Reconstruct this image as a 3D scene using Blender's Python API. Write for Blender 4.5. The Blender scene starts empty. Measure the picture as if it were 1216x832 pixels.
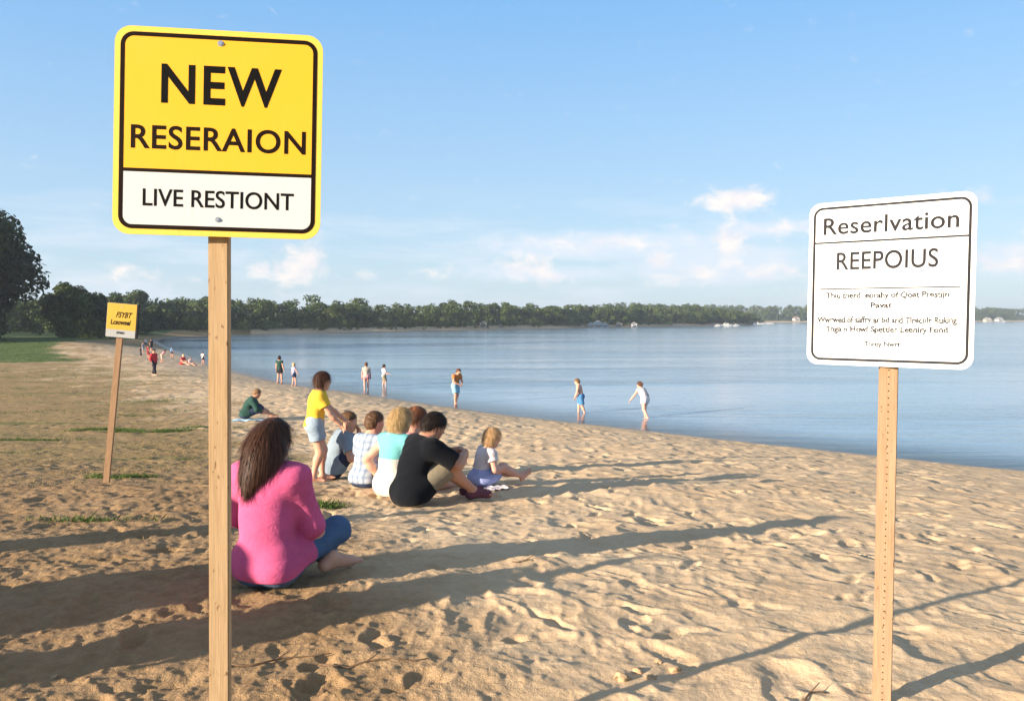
import bpy, math, random
import numpy as np
from mathutils import Vector, Matrix

SC = bpy.context.scene
COL = SC.collection
R = math.radians

# ---------------------------------------------------------------- camera
CAM_Z = 1.45
FPX = 1000.0                      # focal length in pixels of the 1216 px wide photograph
PITCH = math.atan(38 / FPX)
cam_d = bpy.data.cameras.new('camera')
cam_d.sensor_width = 36.0
cam_d.lens = 36.0 * FPX / 1216.0
cam_d.clip_start = 0.05
cam_d.clip_end = 20000
cam = bpy.data.objects.new('camera', cam_d)
COL.objects.link(cam)
cam.location = (0, 0, CAM_Z)
cam.rotation_euler = (R(90) - PITCH, 0, 0)
SC.camera = cam

# ---------------------------------------------------------------- light
SUN_EL = 13.3
SUN_FROM = Vector((-1.6, -1.0, 0)).normalized()      # towards the sun, on the map
sun_d = bpy.data.lights.new('sun', 'SUN')
sun_d.energy = 5.0
sun_d.angle = R(0.55)
sun_d.color = (1.0, 0.85, 0.66)
sun = bpy.data.objects.new('sun', sun_d)
COL.objects.link(sun)
to_sun = Vector((SUN_FROM.x * math.cos(R(SUN_EL)), SUN_FROM.y * math.cos(R(SUN_EL)), math.sin(R(SUN_EL))))
sun.rotation_euler = to_sun.to_track_quat('Z', 'Y').to_euler()
sun.location = (-30, -20, 30)

SC.view_settings.view_transform = 'Standard'
SC.view_settings.look = 'None'
SC.view_settings.exposure = 1.22
SC.view_settings.gamma = 1.0
SC.view_settings.use_curve_mapping = False
SC.cycles.max_bounces = 6
SC.cycles.transparent_max_bounces = 12
SC.cycles.use_denoising = True


class NT:
    """small helper round a node tree"""
    def __init__(self, tree):
        self.t = tree
        self.n = tree.nodes
        self.l = tree.links

    def node(self, kind, **kw):
        nd = self.n.new(kind)
        for k, v in kw.items():
            setattr(nd, k, v)
        return nd

    def put(self, sock, val):
        if isinstance(val, bpy.types.NodeSocket):
            self.l.new(val, sock)
        else:
            if sock.type == 'RGBA' and len(val) == 3:
                val = (*val, 1)
            sock.default_value = val

    def math(self, op, a, b=None, c=None, clamp=False):
        nd = self.node('ShaderNodeMath', operation=op, use_clamp=clamp)
        self.put(nd.inputs[0], a)
        if b is not None:
            self.put(nd.inputs[1], b)
        if c is not None:
            self.put(nd.inputs[2], c)
        return nd.outputs[0]

    def ramp(self, val, a, b, lo=0.0, hi=1.0, smooth=True):
        nd = self.node('ShaderNodeMapRange')
        if smooth:
            nd.interpolation_type = 'SMOOTHSTEP'
        self.put(nd.inputs['Value'], val)
        nd.inputs['From Min'].default_value = a
        nd.inputs['From Max'].default_value = b
        nd.inputs['To Min'].default_value = lo
        nd.inputs['To Max'].default_value = hi
        return nd.outputs[0]

    def mix(self, f, a, b, mode='MIX'):
        nd = self.node('ShaderNodeMix', data_type='RGBA', blend_type=mode)
        self.put(nd.inputs[0], f)
        self.put(nd.inputs[6], a)
        self.put(nd.inputs[7], b)
        return nd.outputs[2]

    def noise(self, vec, scale, detail=3, rough=0.5, dist=0.0, out='Fac'):
        nd = self.node('ShaderNodeTexNoise')
        if vec is not None:
            self.l.new(vec, nd.inputs['Vector'])
        nd.inputs['Scale'].default_value = scale
        nd.inputs['Detail'].default_value = detail
        nd.inputs['Roughness'].default_value = rough
        nd.inputs['Distortion'].default_value = dist
        return nd.outputs[out]

    def coord(self, which='Object'):
        return self.node('ShaderNodeTexCoord').outputs[which]

    def scale(self, vec, s):
        nd = self.node('ShaderNodeMapping')
        self.l.new(vec, nd.inputs['Vector'])
        nd.inputs['Scale'].default_value = s
        return nd.outputs[0]

    def attr(self, name):
        return self.node('ShaderNodeAttribute', attribute_name=name).outputs['Fac']

    def bump(self, h, strength, dist):
        nd = self.node('ShaderNodeBump')
        self.l.new(h, nd.inputs['Height'])
        nd.inputs['Strength'].default_value = strength
        nd.inputs['Distance'].default_value = dist
        return nd.outputs[0]


def mat(name):
    m = bpy.data.materials.new(name)
    m.use_nodes = True
    nt = NT(m.node_tree)
    b = m.node_tree.nodes['Principled BSDF']
    return m, nt, b


def pmat(name, col, rough=0.8, spec=0.3, var=0.12, vscale=8.0, bump=0.0, bscale=60.0, sss=0.0, metal=0.0):
    m, nt, b = mat(name)
    c = nt.coord()
    n = nt.noise(c, vscale, 4, 0.6)
    f = nt.ramp(n, 0.25, 0.75, 1 - var, 1 + var)
    cc = nt.node('ShaderNodeVectorMath', operation='SCALE')
    cc.inputs[0].default_value = col
    nt.l.new(f, cc.inputs['Scale'])
    nt.l.new(cc.outputs[0], b.inputs['Base Color'])
    b.inputs['Roughness'].default_value = rough
    b.inputs['Specular IOR Level'].default_value = spec
    b.inputs['Metallic'].default_value = metal
    if sss:
        b.inputs['Subsurface Weight'].default_value = sss
        b.inputs['Subsurface Radius'].default_value = (0.012, 0.005, 0.003)
        b.inputs['Subsurface Scale'].default_value = 1.0
    if bump:
        nt.l.new(nt.bump(nt.noise(c, bscale, 4), bump, 0.01), b.inputs['Normal'])
    return m


# ---------------------------------------------------------------- sky
world = bpy.data.worlds.new('World')
SC.world = world
world.use_nodes = True
wt = NT(world.node_tree)
wt.n.clear()
w_out = wt.node('ShaderNodeOutputWorld')
sky = wt.node('ShaderNodeTexSky', sky_type='NISHITA')
sky.sun_disc = False
sky.sun_elevation = R(SUN_EL)
sky.sun_rotation = math.atan2(SUN_FROM.x, SUN_FROM.y)
sky.air_density = 1.0
sky.dust_density = 0.6
sky.ozone_density = 2.0
bg = wt.node('ShaderNodeBackground')
bg.inputs['Strength'].default_value = 0.09
wt.l.new(sky.outputs[0], bg.inputs['Color'])
gen = wt.coord('Generated')
sep = wt.node('ShaderNodeSeparateXYZ')
wt.l.new(gen, sep.inputs[0])
az = wt.math('ARCTAN2', sep.outputs[0], sep.outputs[1])
el = wt.math('ARCSINE', sep.outputs[2])
comb = wt.node('ShaderNodeCombineXYZ')
wt.l.new(az, comb.inputs[0])
wt.l.new(wt.math('MULTIPLY', el, 1.6), comb.inputs[1])
puff = wt.noise(comb.outputs[0], 38, 7, 0.62, 0.4)
big = wt.noise(comb.outputs[0], 9, 5, 0.6, 0.2)
comb2 = wt.node('ShaderNodeCombineXYZ')
wt.l.new(az, comb2.inputs[0])
wt.l.new(wt.math('MULTIPLY', el, 6.0), comb2.inputs[1])
comb2.inputs[2].default_value = 3.7
streak = wt.noise(comb2.outputs[0], 7, 5, 0.6, 0.3)
blobs = None
for (bx_, by_, sx_, sy_, a_) in [          # azimuth and elevation of each puff of cloud, its size and weight
        (-.246, .062, .024, .024, 1.0), (-.258, .046, .028, .012, .8), (-.292, .052, .016, .012, .7), (-.222, .055, .014, .012, .6),
        (-.17, .050, .02, .008, .5), (-.09, .052, .016, .009, .62), (-.075, .058, .01, .008, .6),
        (.262, .134, .042, .013, 1.0), (.24, .128, .02, .008, .7), (.02, .062, .035, .02, .72), (.045, .050, .03, .012, .6),
        (.172, .066, .016, .013, .8), (.252, .088, .022, .032, .74), (.30, .05, .05, .015, .55), (.10, .088, .12, .010, .52),
        (.33, .098, .06, .010, .55), (.60, .072, .05, .020, 1.0), (.56, .055, .08, .012, .7), (-.42, .045, .05, .012, .5),
        (.21, .05, .06, .014, .5), (-.43, .052, .02, .009, .5), (.49, .125, .03, .01, .5), (.80, .09, .06, .02, .9), (-.75, .08, .06, .02, .9),
        (1.3, .1, .1, .03, .9), (-1.2, .12, .1, .03, .9)]:
    dx = wt.math('MULTIPLY', wt.math('SUBTRACT', az, bx_), 1 / sx_)
    dy = wt.math('MULTIPLY', wt.math('SUBTRACT', el, by_), 1 / sy_)
    r2 = wt.math('ADD', wt.math('MULTIPLY', dx, dx), wt.math('MULTIPLY', dy, dy))
    g = wt.math('MULTIPLY', wt.math('EXPONENT', wt.math('MULTIPLY', r2, -0.8)), a_)
    blobs = g if blobs is None else wt.math('MAXIMUM', blobs, g)
d1 = wt.math('ADD', wt.math('MULTIPLY', blobs, 0.72), wt.math('MULTIPLY', wt.math('SUBTRACT', puff, 0.5), 1.25))
cum = wt.ramp(d1, 0.12, 0.72, 0.0, 0.88)
bank = None
for (bx_, by_, sx_, sy_, a_) in [(.10, .085, .17, .022, 1.0), (.24, .062, .12, .030, 1.0), (.30, .10, .10, .012, .8), (.02, .055, .12, .016, .8), (-.27, .045, .12, .012, .6), (.58, .06, .10, .022, 1.0), (-.5, .06, .1, .01, .5), (1.0, .08, .2, .03, .9), (-1.1, .08, .25, .03, .9)]:
    dx = wt.math('MULTIPLY', wt.math('SUBTRACT', az, bx_), 1 / sx_)
    dy = wt.math('MULTIPLY', wt.math('SUBTRACT', el, by_), 1 / sy_)
    g = wt.math('MULTIPLY', wt.math('EXPONENT', wt.math('MULTIPLY', wt.math('ADD', wt.math('MULTIPLY', dx, dx), wt.math('MULTIPLY', dy, dy)), -0.8)), a_)
    bank = g if bank is None else wt.math('MAXIMUM', bank, g)
bank = wt.math('MULTIPLY', wt.ramp(wt.math('ADD', bank, wt.math('MULTIPLY', wt.math('SUBTRACT', wt.math('ADD', wt.math('MULTIPLY', streak, .6), wt.math('MULTIPLY', puff, .4)), .5), 1.6)), .22, .90), .78)
band = wt.math('MULTIPLY', wt.ramp(el, -0.02, 0.03), wt.ramp(el, 0.17, 0.06))
veil = wt.math('MULTIPLY', wt.ramp(streak, 0.42, 0.72, 0, 0.75), band)
veil = wt.math('MAXIMUM', wt.math('MULTIPLY', veil, .8), bank)
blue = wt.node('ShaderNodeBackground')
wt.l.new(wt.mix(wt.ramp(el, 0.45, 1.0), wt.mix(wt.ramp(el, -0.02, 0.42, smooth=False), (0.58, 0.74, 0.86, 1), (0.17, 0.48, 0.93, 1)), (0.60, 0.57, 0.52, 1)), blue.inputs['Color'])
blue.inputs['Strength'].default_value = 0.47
shade = wt.ramp(wt.noise(comb.outputs[0], 24, 4, 0.5), 0.35, 0.65, 0.0, 1.0)
ccol = wt.mix(shade, (0.80, 0.76, 0.78, 1), (1.0, 0.89, 0.80, 1))
bgc = wt.node('ShaderNodeBackground')
wt.l.new(ccol, bgc.inputs['Color'])
bgc.inputs['Strength'].default_value = 0.53
bgv = wt.node('ShaderNodeBackground')
bgv.inputs['Color'].default_value = (0.72, 0.79, 0.89, 1)
bgv.inputs['Strength'].default_value = 0.50
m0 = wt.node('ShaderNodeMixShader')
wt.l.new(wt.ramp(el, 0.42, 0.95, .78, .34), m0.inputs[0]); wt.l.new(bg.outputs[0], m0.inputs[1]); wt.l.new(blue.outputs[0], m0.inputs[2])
m1 = wt.node('ShaderNodeMixShader')
wt.l.new(veil, m1.inputs[0]); wt.l.new(m0.outputs[0], m1.inputs[1]); wt.l.new(bgv.outputs[0], m1.inputs[2])
m2 = wt.node('ShaderNodeMixShader')
wt.l.new(cum, m2.inputs[0]); wt.l.new(m1.outputs[0], m2.inputs[1]); wt.l.new(bgc.outputs[0], m2.inputs[2])
wt.l.new(m2.outputs[0], w_out.inputs['Surface'])
# below the horizon nothing but the ground is seen


# ---------------------------------------------------------------- numpy helpers
def hash_(ix, iy, iz, seed):
    h = (ix.astype(np.int64) * 374761393 + iy.astype(np.int64) * 668265263 + iz.astype(np.int64) * 2147483647 + seed * 974634777) & 0xffffffff
    h = ((h ^ (h >> 13)) * 1274126177) & 0xffffffff
    h = ((h ^ (h >> 16)) * 2246822519) & 0xffffffff
    h = h ^ (h >> 13)
    return (h & 0xffffff).astype(np.float32) / np.float32(0xffffff)


def vn2(x, y, seed=0):
    ix = np.floor(x); iy = np.floor(y)
    fx = x - ix; fy = y - iy
    fx = fx * fx * fx * (fx * (fx * 6 - 15) + 10); fy = fy * fy * fy * (fy * (fy * 6 - 15) + 10)
    ix = ix.astype(np.int64); iy = iy.astype(np.int64); z = np.zeros_like(ix)
    a = hash_(ix, iy, z, seed); b = hash_(ix + 1, iy, z, seed)
    c = hash_(ix, iy + 1, z, seed); d = hash_(ix + 1, iy + 1, z, seed)
    return (a + (b - a) * fx) * (1 - fy) + (c + (d - c) * fx) * fy - 0.5


def vn3(x, y, z, seed=0):
    x, y, z = np.broadcast_arrays(x, y, z)
    ix = np.floor(x); iy = np.floor(y); iz = np.floor(z)
    fx = x - ix; fy = y - iy; fz = z - iz
    fx = fx * fx * (3 - 2 * fx); fy = fy * fy * (3 - 2 * fy); fz = fz * fz * (3 - 2 * fz)
    ix = ix.astype(np.int64); iy = iy.astype(np.int64); iz = iz.astype(np.int64)
    o = 0
    for k in (0, 1):
        a = hash_(ix, iy, iz + k, seed); b = hash_(ix + 1, iy, iz + k, seed)
        c = hash_(ix, iy + 1, iz + k, seed); d = hash_(ix + 1, iy + 1, iz + k, seed)
        v = (a + (b - a) * fx) * (1 - fy) + (c + (d - c) * fx) * fy
        o = o + v * (fz if k else 1 - fz)
    return o - 0.5


def fbm2(x, y, f, oct=3, gain=0.5, seed=0):
    o = 0; a = 1.0
    c, s = math.cos(0.6), math.sin(0.6)
    for i in range(oct):
        o = o + a * vn2(x * f + 17.3 * i, y * f - 9.1 * i, seed + i)
        x, y = x * c - y * s, x * s + y * c
        f *= 2.03; a *= gain
    return o


def sstep(a, b, x):
    t = np.clip((x - a) / (b - a), 0, 1)
    return t * t * (3 - 2 * t)


def mesh_obj(name, V, F, m=None, parent=None, smooth=True, attrs=None, link=True):
    """V (n,3), F (k,3) or (k,4) arrays -> ONE mesh object"""
    me = bpy.data.meshes.new(name)
    V = np.asarray(V, np.float32); F = np.asarray(F, np.int32)
    me.vertices.add(len(V)); me.vertices.foreach_set('co', V.ravel())
    n = F.shape[1]
    me.loops.add(F.size); me.loops.foreach_set('vertex_index', F.ravel())
    me.polygons.add(len(F))
    me.polygons.foreach_set('loop_start', np.arange(0, F.size, n, dtype=np.int32))
    me.polygons.foreach_set('loop_total', np.full(len(F), n, np.int32))
    me.update(calc_edges=True)
    me.polygons.foreach_set('use_smooth', np.full(len(F), smooth, bool))
    if attrs:
        for k, a in attrs.items():
            at_ = me.attributes.new(k, 'FLOAT', 'POINT')
            at_.data.foreach_set('value', np.asarray(a, np.float32))
    if m:
        me.materials.append(m)
    me.validate()
    o = bpy.data.objects.new(name, me)
    COL.objects.link(o)
    if parent:
        o.parent = parent
    return o


def tag(o, label=None, cat=None, group=None, kind=None):
    if label: o['label'] = label
    if cat: o['category'] = cat
    if group: o['group'] = group
    if kind: o['kind'] = kind
    return o


def empty(name, loc, rz=0.0):
    o = bpy.data.objects.new(name, None)
    o.location = loc; o.rotation_euler = (0, 0, rz)
    o.empty_display_size = 0.2
    COL.objects.link(o)
    return o


class MB:
    """collects boxes, tubes and prisms into one mesh"""
    def __init__(self):
        self.v = []; self.f = []

    def add(self, vs, fs):
        n = len(self.v)
        self.v += [tuple(v) for v in vs]
        self.f += [tuple(i + n for i in f) for f in fs]

    def box(self, c, s, rot=None):
        x, y, z = [k / 2 for k in s]
        vs = [Vector((a * x, b * y, d * z)) for a in (-1, 1) for b in (-1, 1) for d in (-1, 1)]
        if rot: vs = [rot @ v for v in vs]
        vs = [v + Vector(c) for v in vs]
        self.add(vs, [(0, 1, 3, 2), (4, 6, 7, 5), (0, 4, 5, 1), (2, 3, 7, 6), (0, 2, 6, 4), (1, 5, 7, 3)])

    def tube(self, pts, rad, seg=8):
        pts = [Vector(p) for p in pts]
        rings = []
        for i, p in enumerate(pts):
            d = (pts[min(i + 1, len(pts) - 1)] - pts[max(i - 1, 0)]).normalized()
            u = d.cross(Vector((0.13, 0.98, 0.21))).normalized(); w = d.cross(u)
            r = rad[i] if hasattr(rad, '__len__') else rad
            rings.append([p + u * (r * math.cos(2 * math.pi * k / seg)) + w * (r * math.sin(2 * math.pi * k / seg)) for k in range(seg)])
        vs = [v for rg in rings for v in rg]
        fs = []
        for i in range(len(pts) - 1):
            for k in range(seg):
                a = i * seg + k; b = i * seg + (k + 1) % seg
                fs.append((a, a + seg, b + seg, b))
        fs.append(tuple(range(seg)))
        fs.append(tuple(reversed(range((len(pts) - 1) * seg, len(pts) * seg))))
        self.add(vs, fs)

    def prism(self, outline, y0, y1):
        """outline in x,z ; extruded along y"""
        n = len(outline)
        vs = [(x, y0, z) for x, z in outline] + [(x, y1, z) for x, z in outline]
        fs = [tuple(range(n)), tuple(reversed(range(n, 2 * n)))]
        fs += [(i, i + n, (i + 1) % n + n, (i + 1) % n) for i in range(n)]
        self.add(vs, fs)

    def build(self, name, m=None, parent=None, smooth=False, bevel=0.0):
        me = bpy.data.meshes.new(name)
        me.from_pydata(self.v, [], self.f)
        me.validate()
        if m: me.materials.append(m)
        if bevel:
            import bmesh
            bm = bmesh.new(); bm.from_mesh(me)
            bmesh.ops.recalc_face_normals(bm, faces=bm.faces)
            es = [e for e in bm.edges if len(e.link_faces) == 2 and e.calc_face_angle(0) > 0.6]
            bmesh.ops.bevel(bm, geom=es, offset=bevel, segments=2, affect='EDGES', clamp_overlap=True)
            bm.to_mesh(me); bm.free()
        else:
            import bmesh
            bm = bmesh.new(); bm.from_mesh(me)
            bmesh.ops.recalc_face_normals(bm, faces=bm.faces)
            bm.to_mesh(me); bm.free()
        for p in me.polygons: p.use_smooth = smooth
        o = bpy.data.objects.new(name, me)
        COL.objects.link(o)
        if parent: o.parent = parent
        return o


# ---------------------------------------------------------------- terrain
WATER = -2.2
LAKE = np.array([(300, -300), (80, -60), (40, -9.5), (22, 9.5), (12.2, 20.2), (7, 24.9), (2.6, 28.9), (-3.9, 36.4), (-11.9, 46.2), (-19.6, 58.9),
                 (-27.8, 74.5), (-36, 91), (-47, 114), (-57, 135), (-63, 152), (-64, 168), (-57.6, 187), (-35, 221), (-2, 270), (49, 348),
                 (94, 405), (130, 456), (150, 520), (175, 640), (210, 730), (418, 849), (584, 960), (900, 1100), (1500, 1200), (2300, 300),
                 (1500, -500)], float)


def lake_dist(x, y):
    """positive on land"""
    d = np.full(x.shape, 1e18); inside = np.zeros(x.shape, bool)
    n = len(LAKE)
    for i in range(n):
        a = LAKE[i]; b = LAKE[(i + 1) % n]
        ex, ey = b - a
        t = np.clip(((x - a[0]) * ex + (y - a[1]) * ey) / (ex * ex + ey * ey), 0, 1)
        d = np.minimum(d, (x - a[0] - t * ex) ** 2 + (y - a[1] - t * ey) ** 2)
        if ey != 0:
            c = ((a[1] > y) != (b[1] > y)) & (x < ex * (y - a[1]) / ey + a[0])
            inside ^= c
    d = np.sqrt(d)
    return np.where(inside, -d, d)


GY = np.array([-50, 0, 4.5, 6, 7.5, 9, 10.5, 14, 20, 30, 60, 95, 130, 200, 400, 3000])
GZ = np.array([0.1, 0, 0, -.13, -.28, -.32, -.58, -.9, -1.28, -1.5, -1.5, -.75, -1.0, -1.2, -1.0, -1.0])


def macro(x, y, s=None):
    x = np.asarray(x, float); y = np.asarray(y, float)
    if s is None: s = lake_dist(x, y)
    yy = np.hypot(np.maximum(y, 0.001), x * 0.25)
    g = (np.interp(yy - .35, GY, GZ) + np.interp(yy, GY, GZ) + np.interp(yy + .35, GY, GZ)) / 3
    hill = 4.5 * sstep(10, 160, s) * sstep(500, 760, y) + 3 * sstep(5, 60, s) * sstep(160, 230, y)
    sw = s + 0.5 * fbm2(x, y, 0.12, 2, seed=5) * sstep(200, 60, np.hypot(x, y))
    b = WATER + 0.13 * np.maximum(sw, 0) + 0.06 * np.minimum(sw, 0)
    g = g + hill
    k = 0.25
    h = np.clip(0.5 + 0.5 * (g - b) / k, 0, 1)
    z = g * (1 - h) + b * h - k * h * (1 - h)
    return np.maximum(z, WATER - 3.0)


def px_ray(px, py):
    c, s_ = math.cos(PITCH), math.sin(PITCH)
    a = (px - 608) / FPX; u = (416 - py) / FPX
    return np.array([a, c + u * s_, -s_ + u * c])


def at(px, py, zf=None):
    """ground (or water) point under a pixel of the 1216x832 photograph, found by walking along the ray"""
    r = px_ray(px, py)
    t = np.geomspace(1.0, 1500, 9000)
    P = r[None] * t[:, None] + np.array([0, 0, CAM_Z])
    z = np.maximum(macro(P[:, 0], P[:, 1]), WATER)
    i = int(np.argmax(P[:, 2] < z))
    return Vector((P[i, 0], P[i, 1], z[i]))


def line_ground(pts):
    return np.array([tuple(at(*p))[:2] for p in pts])


def side_of(poly, x, y):
    """signed distance to an open polyline: positive on its left-hand side"""
    best = np.full(x.shape, 1e18); sg = np.zeros(x.shape)
    for a, b in zip(poly[:-1], poly[1:]):
        e = b - a
        L2 = (e ** 2).sum()
        t = np.clip(((x - a[0]) * e[0] + (y - a[1]) * e[1]) / L2, 0, 1)
        dx = x - a[0] - t * e[0]; dy = y - a[1] - t * e[1]
        d = dx * dx + dy * dy
        c = e[0] * (y - a[1]) - e[1] * (x - a[0])
        m_ = d < best
        best = np.where(m_, d, best); sg = np.where(m_, np.sign(c), sg)
    return np.sqrt(best) * sg


SOIL = line_ground([(600, 1300), (560, 832), (500, 720), (460, 650), (410, 592), (330, 535), (250, 497), (190, 466), (130, 441), (95, 424), (66, 412)])
SOIL = np.vstack([SOIL, SOIL[-1] + np.array([(-2, 14), (6, 40), (-10, 90)])])
LAWN = line_ground([(-300, 438), (-120, 431), (0, 429), (50, 430), (92, 428)])
LAWN = np.vstack([LAWN, line_ground([(90, 424), (66, 414), (62, 409), (85, 405)])])


def detail(x, y, s, soil):
    """relief of trodden sand, in metres"""
    r = np.hypot(x, y)
    land = sstep(0.2, 3.0, s)
    wx = x + 0.12 * fbm2(x, y, 2.2, 2, seed=31); wy = y + 0.12 * fbm2(x, y, 2.2, 2, seed=37)
    d = 0.085 * fbm2(x, y, 0.55, 2, seed=1)                                   # broad humps
    d = d + 0.045 * fbm2(wx, wy, 2.3, 2, seed=3)
    rid = 1 - np.abs(2 * vn2(wx * 4.4, wy * 3.6, 11)) * 2                       # sharp-edged prints
    rid2 = 1 - np.abs(2 * vn2(wx * 2.6 + 5, wy * 2.2, 12)) * 2
    d = d + (0.027 * rid + .014 * rid2) * (1.0 - soil * .45) * (0.4 + 1.2 * (fbm2(x, y, 0.9, 2, seed=44) + .5))
    rid3 = 1 - np.abs(2 * vn2(wx * 9.5 + 2, wy * 8.0, 14)) * 2
    d = d + .011 * rid3 * sstep(-.35, .2, fbm2(x, y, 1.1, 2, seed=99))
    d = d + .016 * rid * sstep(7, 16, r) * (1 - .5 * soil)
    pit = np.clip(vn2(wx * 3.3, wy * 3.3, 21) - 0.16, 0, 1)
    d = d - 0.06 * pit * sstep(-.25, .25, fbm2(x, y, 0.7, 2, seed=50))
    a_, b_ = (wx * .62 - wy * .78), (wx * .78 + wy * .62)                      # small scuffed ridges running down to the right
    sc_ = 1 - np.abs(vn2(a_ * 2.2, b_ * 7.5, 88)) * 4
    d = d + 0.008 * np.maximum(sc_, -.4) * (1 - .5 * soil) * sstep(-.3, .3, fbm2(x, y, 1.3, 2, seed=92))
    sc2 = 1 - np.abs(vn2(a_ * 5.0 + 3, b_ * 13.0, 89)) * 4
    d = d + 0.014 * np.maximum(sc2, -.4) * sstep(-.3, .3, fbm2(x, y, 2.1, 2, seed=93))
    fade = sstep(60, 12, r)
    d = d + (0.030 * fbm2(x, y, 9, 3, 0.6, seed=7) * (0.55 + soil * .40)
             + 0.032 * np.maximum(fbm2(x, y, 27, 2, 0.6, seed=9), 0) * (0.4 + soil * .6)) * fade
    return .45 * d * (0.25 + 0.75 * land) * sstep(-3, 1.0, s) * np.where(r > 200, 3, 1)


def soil_mask(x, y):
    n = 0.45 * fbm2(x, y, 0.8, 4, 0.6, seed=61) * np.clip(np.hypot(x, y) / 10, .6, 2)
    return sstep(-0.55, 0.65, side_of(SOIL, x, y) / np.clip(np.hypot(x, y) / 7, 1, 8) + n)


rng = np.random.default_rng(7)
# footprints: (x, y, angle, length, width, depth)
prints = []


def add_walk(x, y, ang, n, step=0.62, jit=0.1, depth=0.03):
    for i in range(n):
        side = 0.09 if i % 2 else -0.09
        a = ang + rng.normal(0, jit)
        x += math.cos(ang) * step * rng.uniform(.85, 1.15); y += math.sin(ang) * step * rng.uniform(.85, 1.15)
        ang += rng.normal(0, 0.08)
        prints.append((x - math.sin(ang) * side, y + math.cos(ang) * side, a, rng.uniform(.11, .15), rng.uniform(.042, .058), depth * rng.uniform(.6, 1.2)))


for i in range(120):
    rr = 3.0 * (30 / 3.0) ** rng.uniform(0, 1)
    th = rng.uniform(-.72, .72)
    add_walk(rr * math.sin(th), rr * math.cos(th), rng.uniform(0, 6.28), rng.integers(3, 9), depth=rng.uniform(.010, .026))


def stamp(x, y, z):
    """press the footprints into the flat arrays x, y, z"""
    order = np.argsort(y); ys = y[order]
    for (px_, py_, a, L, W, D) in prints:
        lo = np.searchsorted(ys, py_ - .4); hi = np.searchsorted(ys, py_ + .4)
        ids = order[lo:hi]
        ids = ids[np.abs(x[ids] - px_) < .4]
        if not len(ids): continue
        dx = x[ids] - px_; dy = y[ids] - py_
        dx = dx + .07 * vn2(x[ids] * 11, y[ids] * 11, 5); dy = dy + .07 * vn2(x[ids] * 11, y[ids] * 11, 6)
        u = (dx * math.cos(a) + dy * math.sin(a)) / L; v = (-dx * math.sin(a) + dy * math.cos(a)) / W
        q = np.sqrt(u * u + (v * (1 + .25 * u)) ** 2)
        z[ids] += -D * (1 - sstep(.4, 1.25, q)) + D * .25 * np.exp(-((q - 1.28) / .28) ** 2)
    return z


def build_ground():
    thf = np.radians(np.linspace(-41, 41, 700))
    thb = np.radians(np.linspace(41, 319, 90)[1:-1])
    th = np.concatenate([thf, thb])
    r1 = np.geomspace(1.3, 60, 1280); r2 = np.geomspace(60, 6000, 330)[1:]
    r0 = np.linspace(.25, 1.3, 12)[:-1]
    rr = np.concatenate([r0, r1, r2])
    T, Q = np.meshgrid(th, rr)
    x = (Q * np.sin(T)).ravel(); y = (Q * np.cos(T)).ravel()
    s = lake_dist(x, y)
    soil = soil_mask(x, y)
    z = macro(x, y, s) + detail(x, y, s, soil)
    z = stamp(x, y, z)
    lawn = sstep(-.8, 1.2, side_of(LAWN, x, y) + 3.0 * fbm2(x, y, .25, 3, seed=71)) * sstep(2, 6, s)
    # far land: grass under the woods beyond the narrow beach
    lawn = np.maximum(lawn, sstep(9, 14, s + 4 * fbm2(x, y, .08, 2, seed=75)) * sstep(150, 190, y))
    lawn = np.maximum(lawn, sstep(120, 200, np.hypot(x, y)) * sstep(20, 40, s) )
    x = np.append(x, 0); y = np.append(y, 0); z = np.append(z, 0.0)
    nt_, nr = len(th), len(rr)
    i = np.arange(nr - 1)[:, None]; j = np.arange(nt_)[None]
    a = i * nt_ + j; b = i * nt_ + (j + 1) % nt_; c = (i + 1) * nt_ + (j + 1) % nt_; d = (i + 1) * nt_ + j
    F = np.stack([a, b, c, d], -1).reshape(-1, 4)
    V = np.stack([x, y, z], 1)
    ap = lambda q, v=0: np.append(q, v)
    o = mesh_obj('ground', V, F, M_ground(), None, True, {'soil': ap(soil), 'lawn': ap(lawn), 'shore': ap(np.clip(s, -30, 30))})
    tag(o, kind='structure')
    return o


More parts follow.
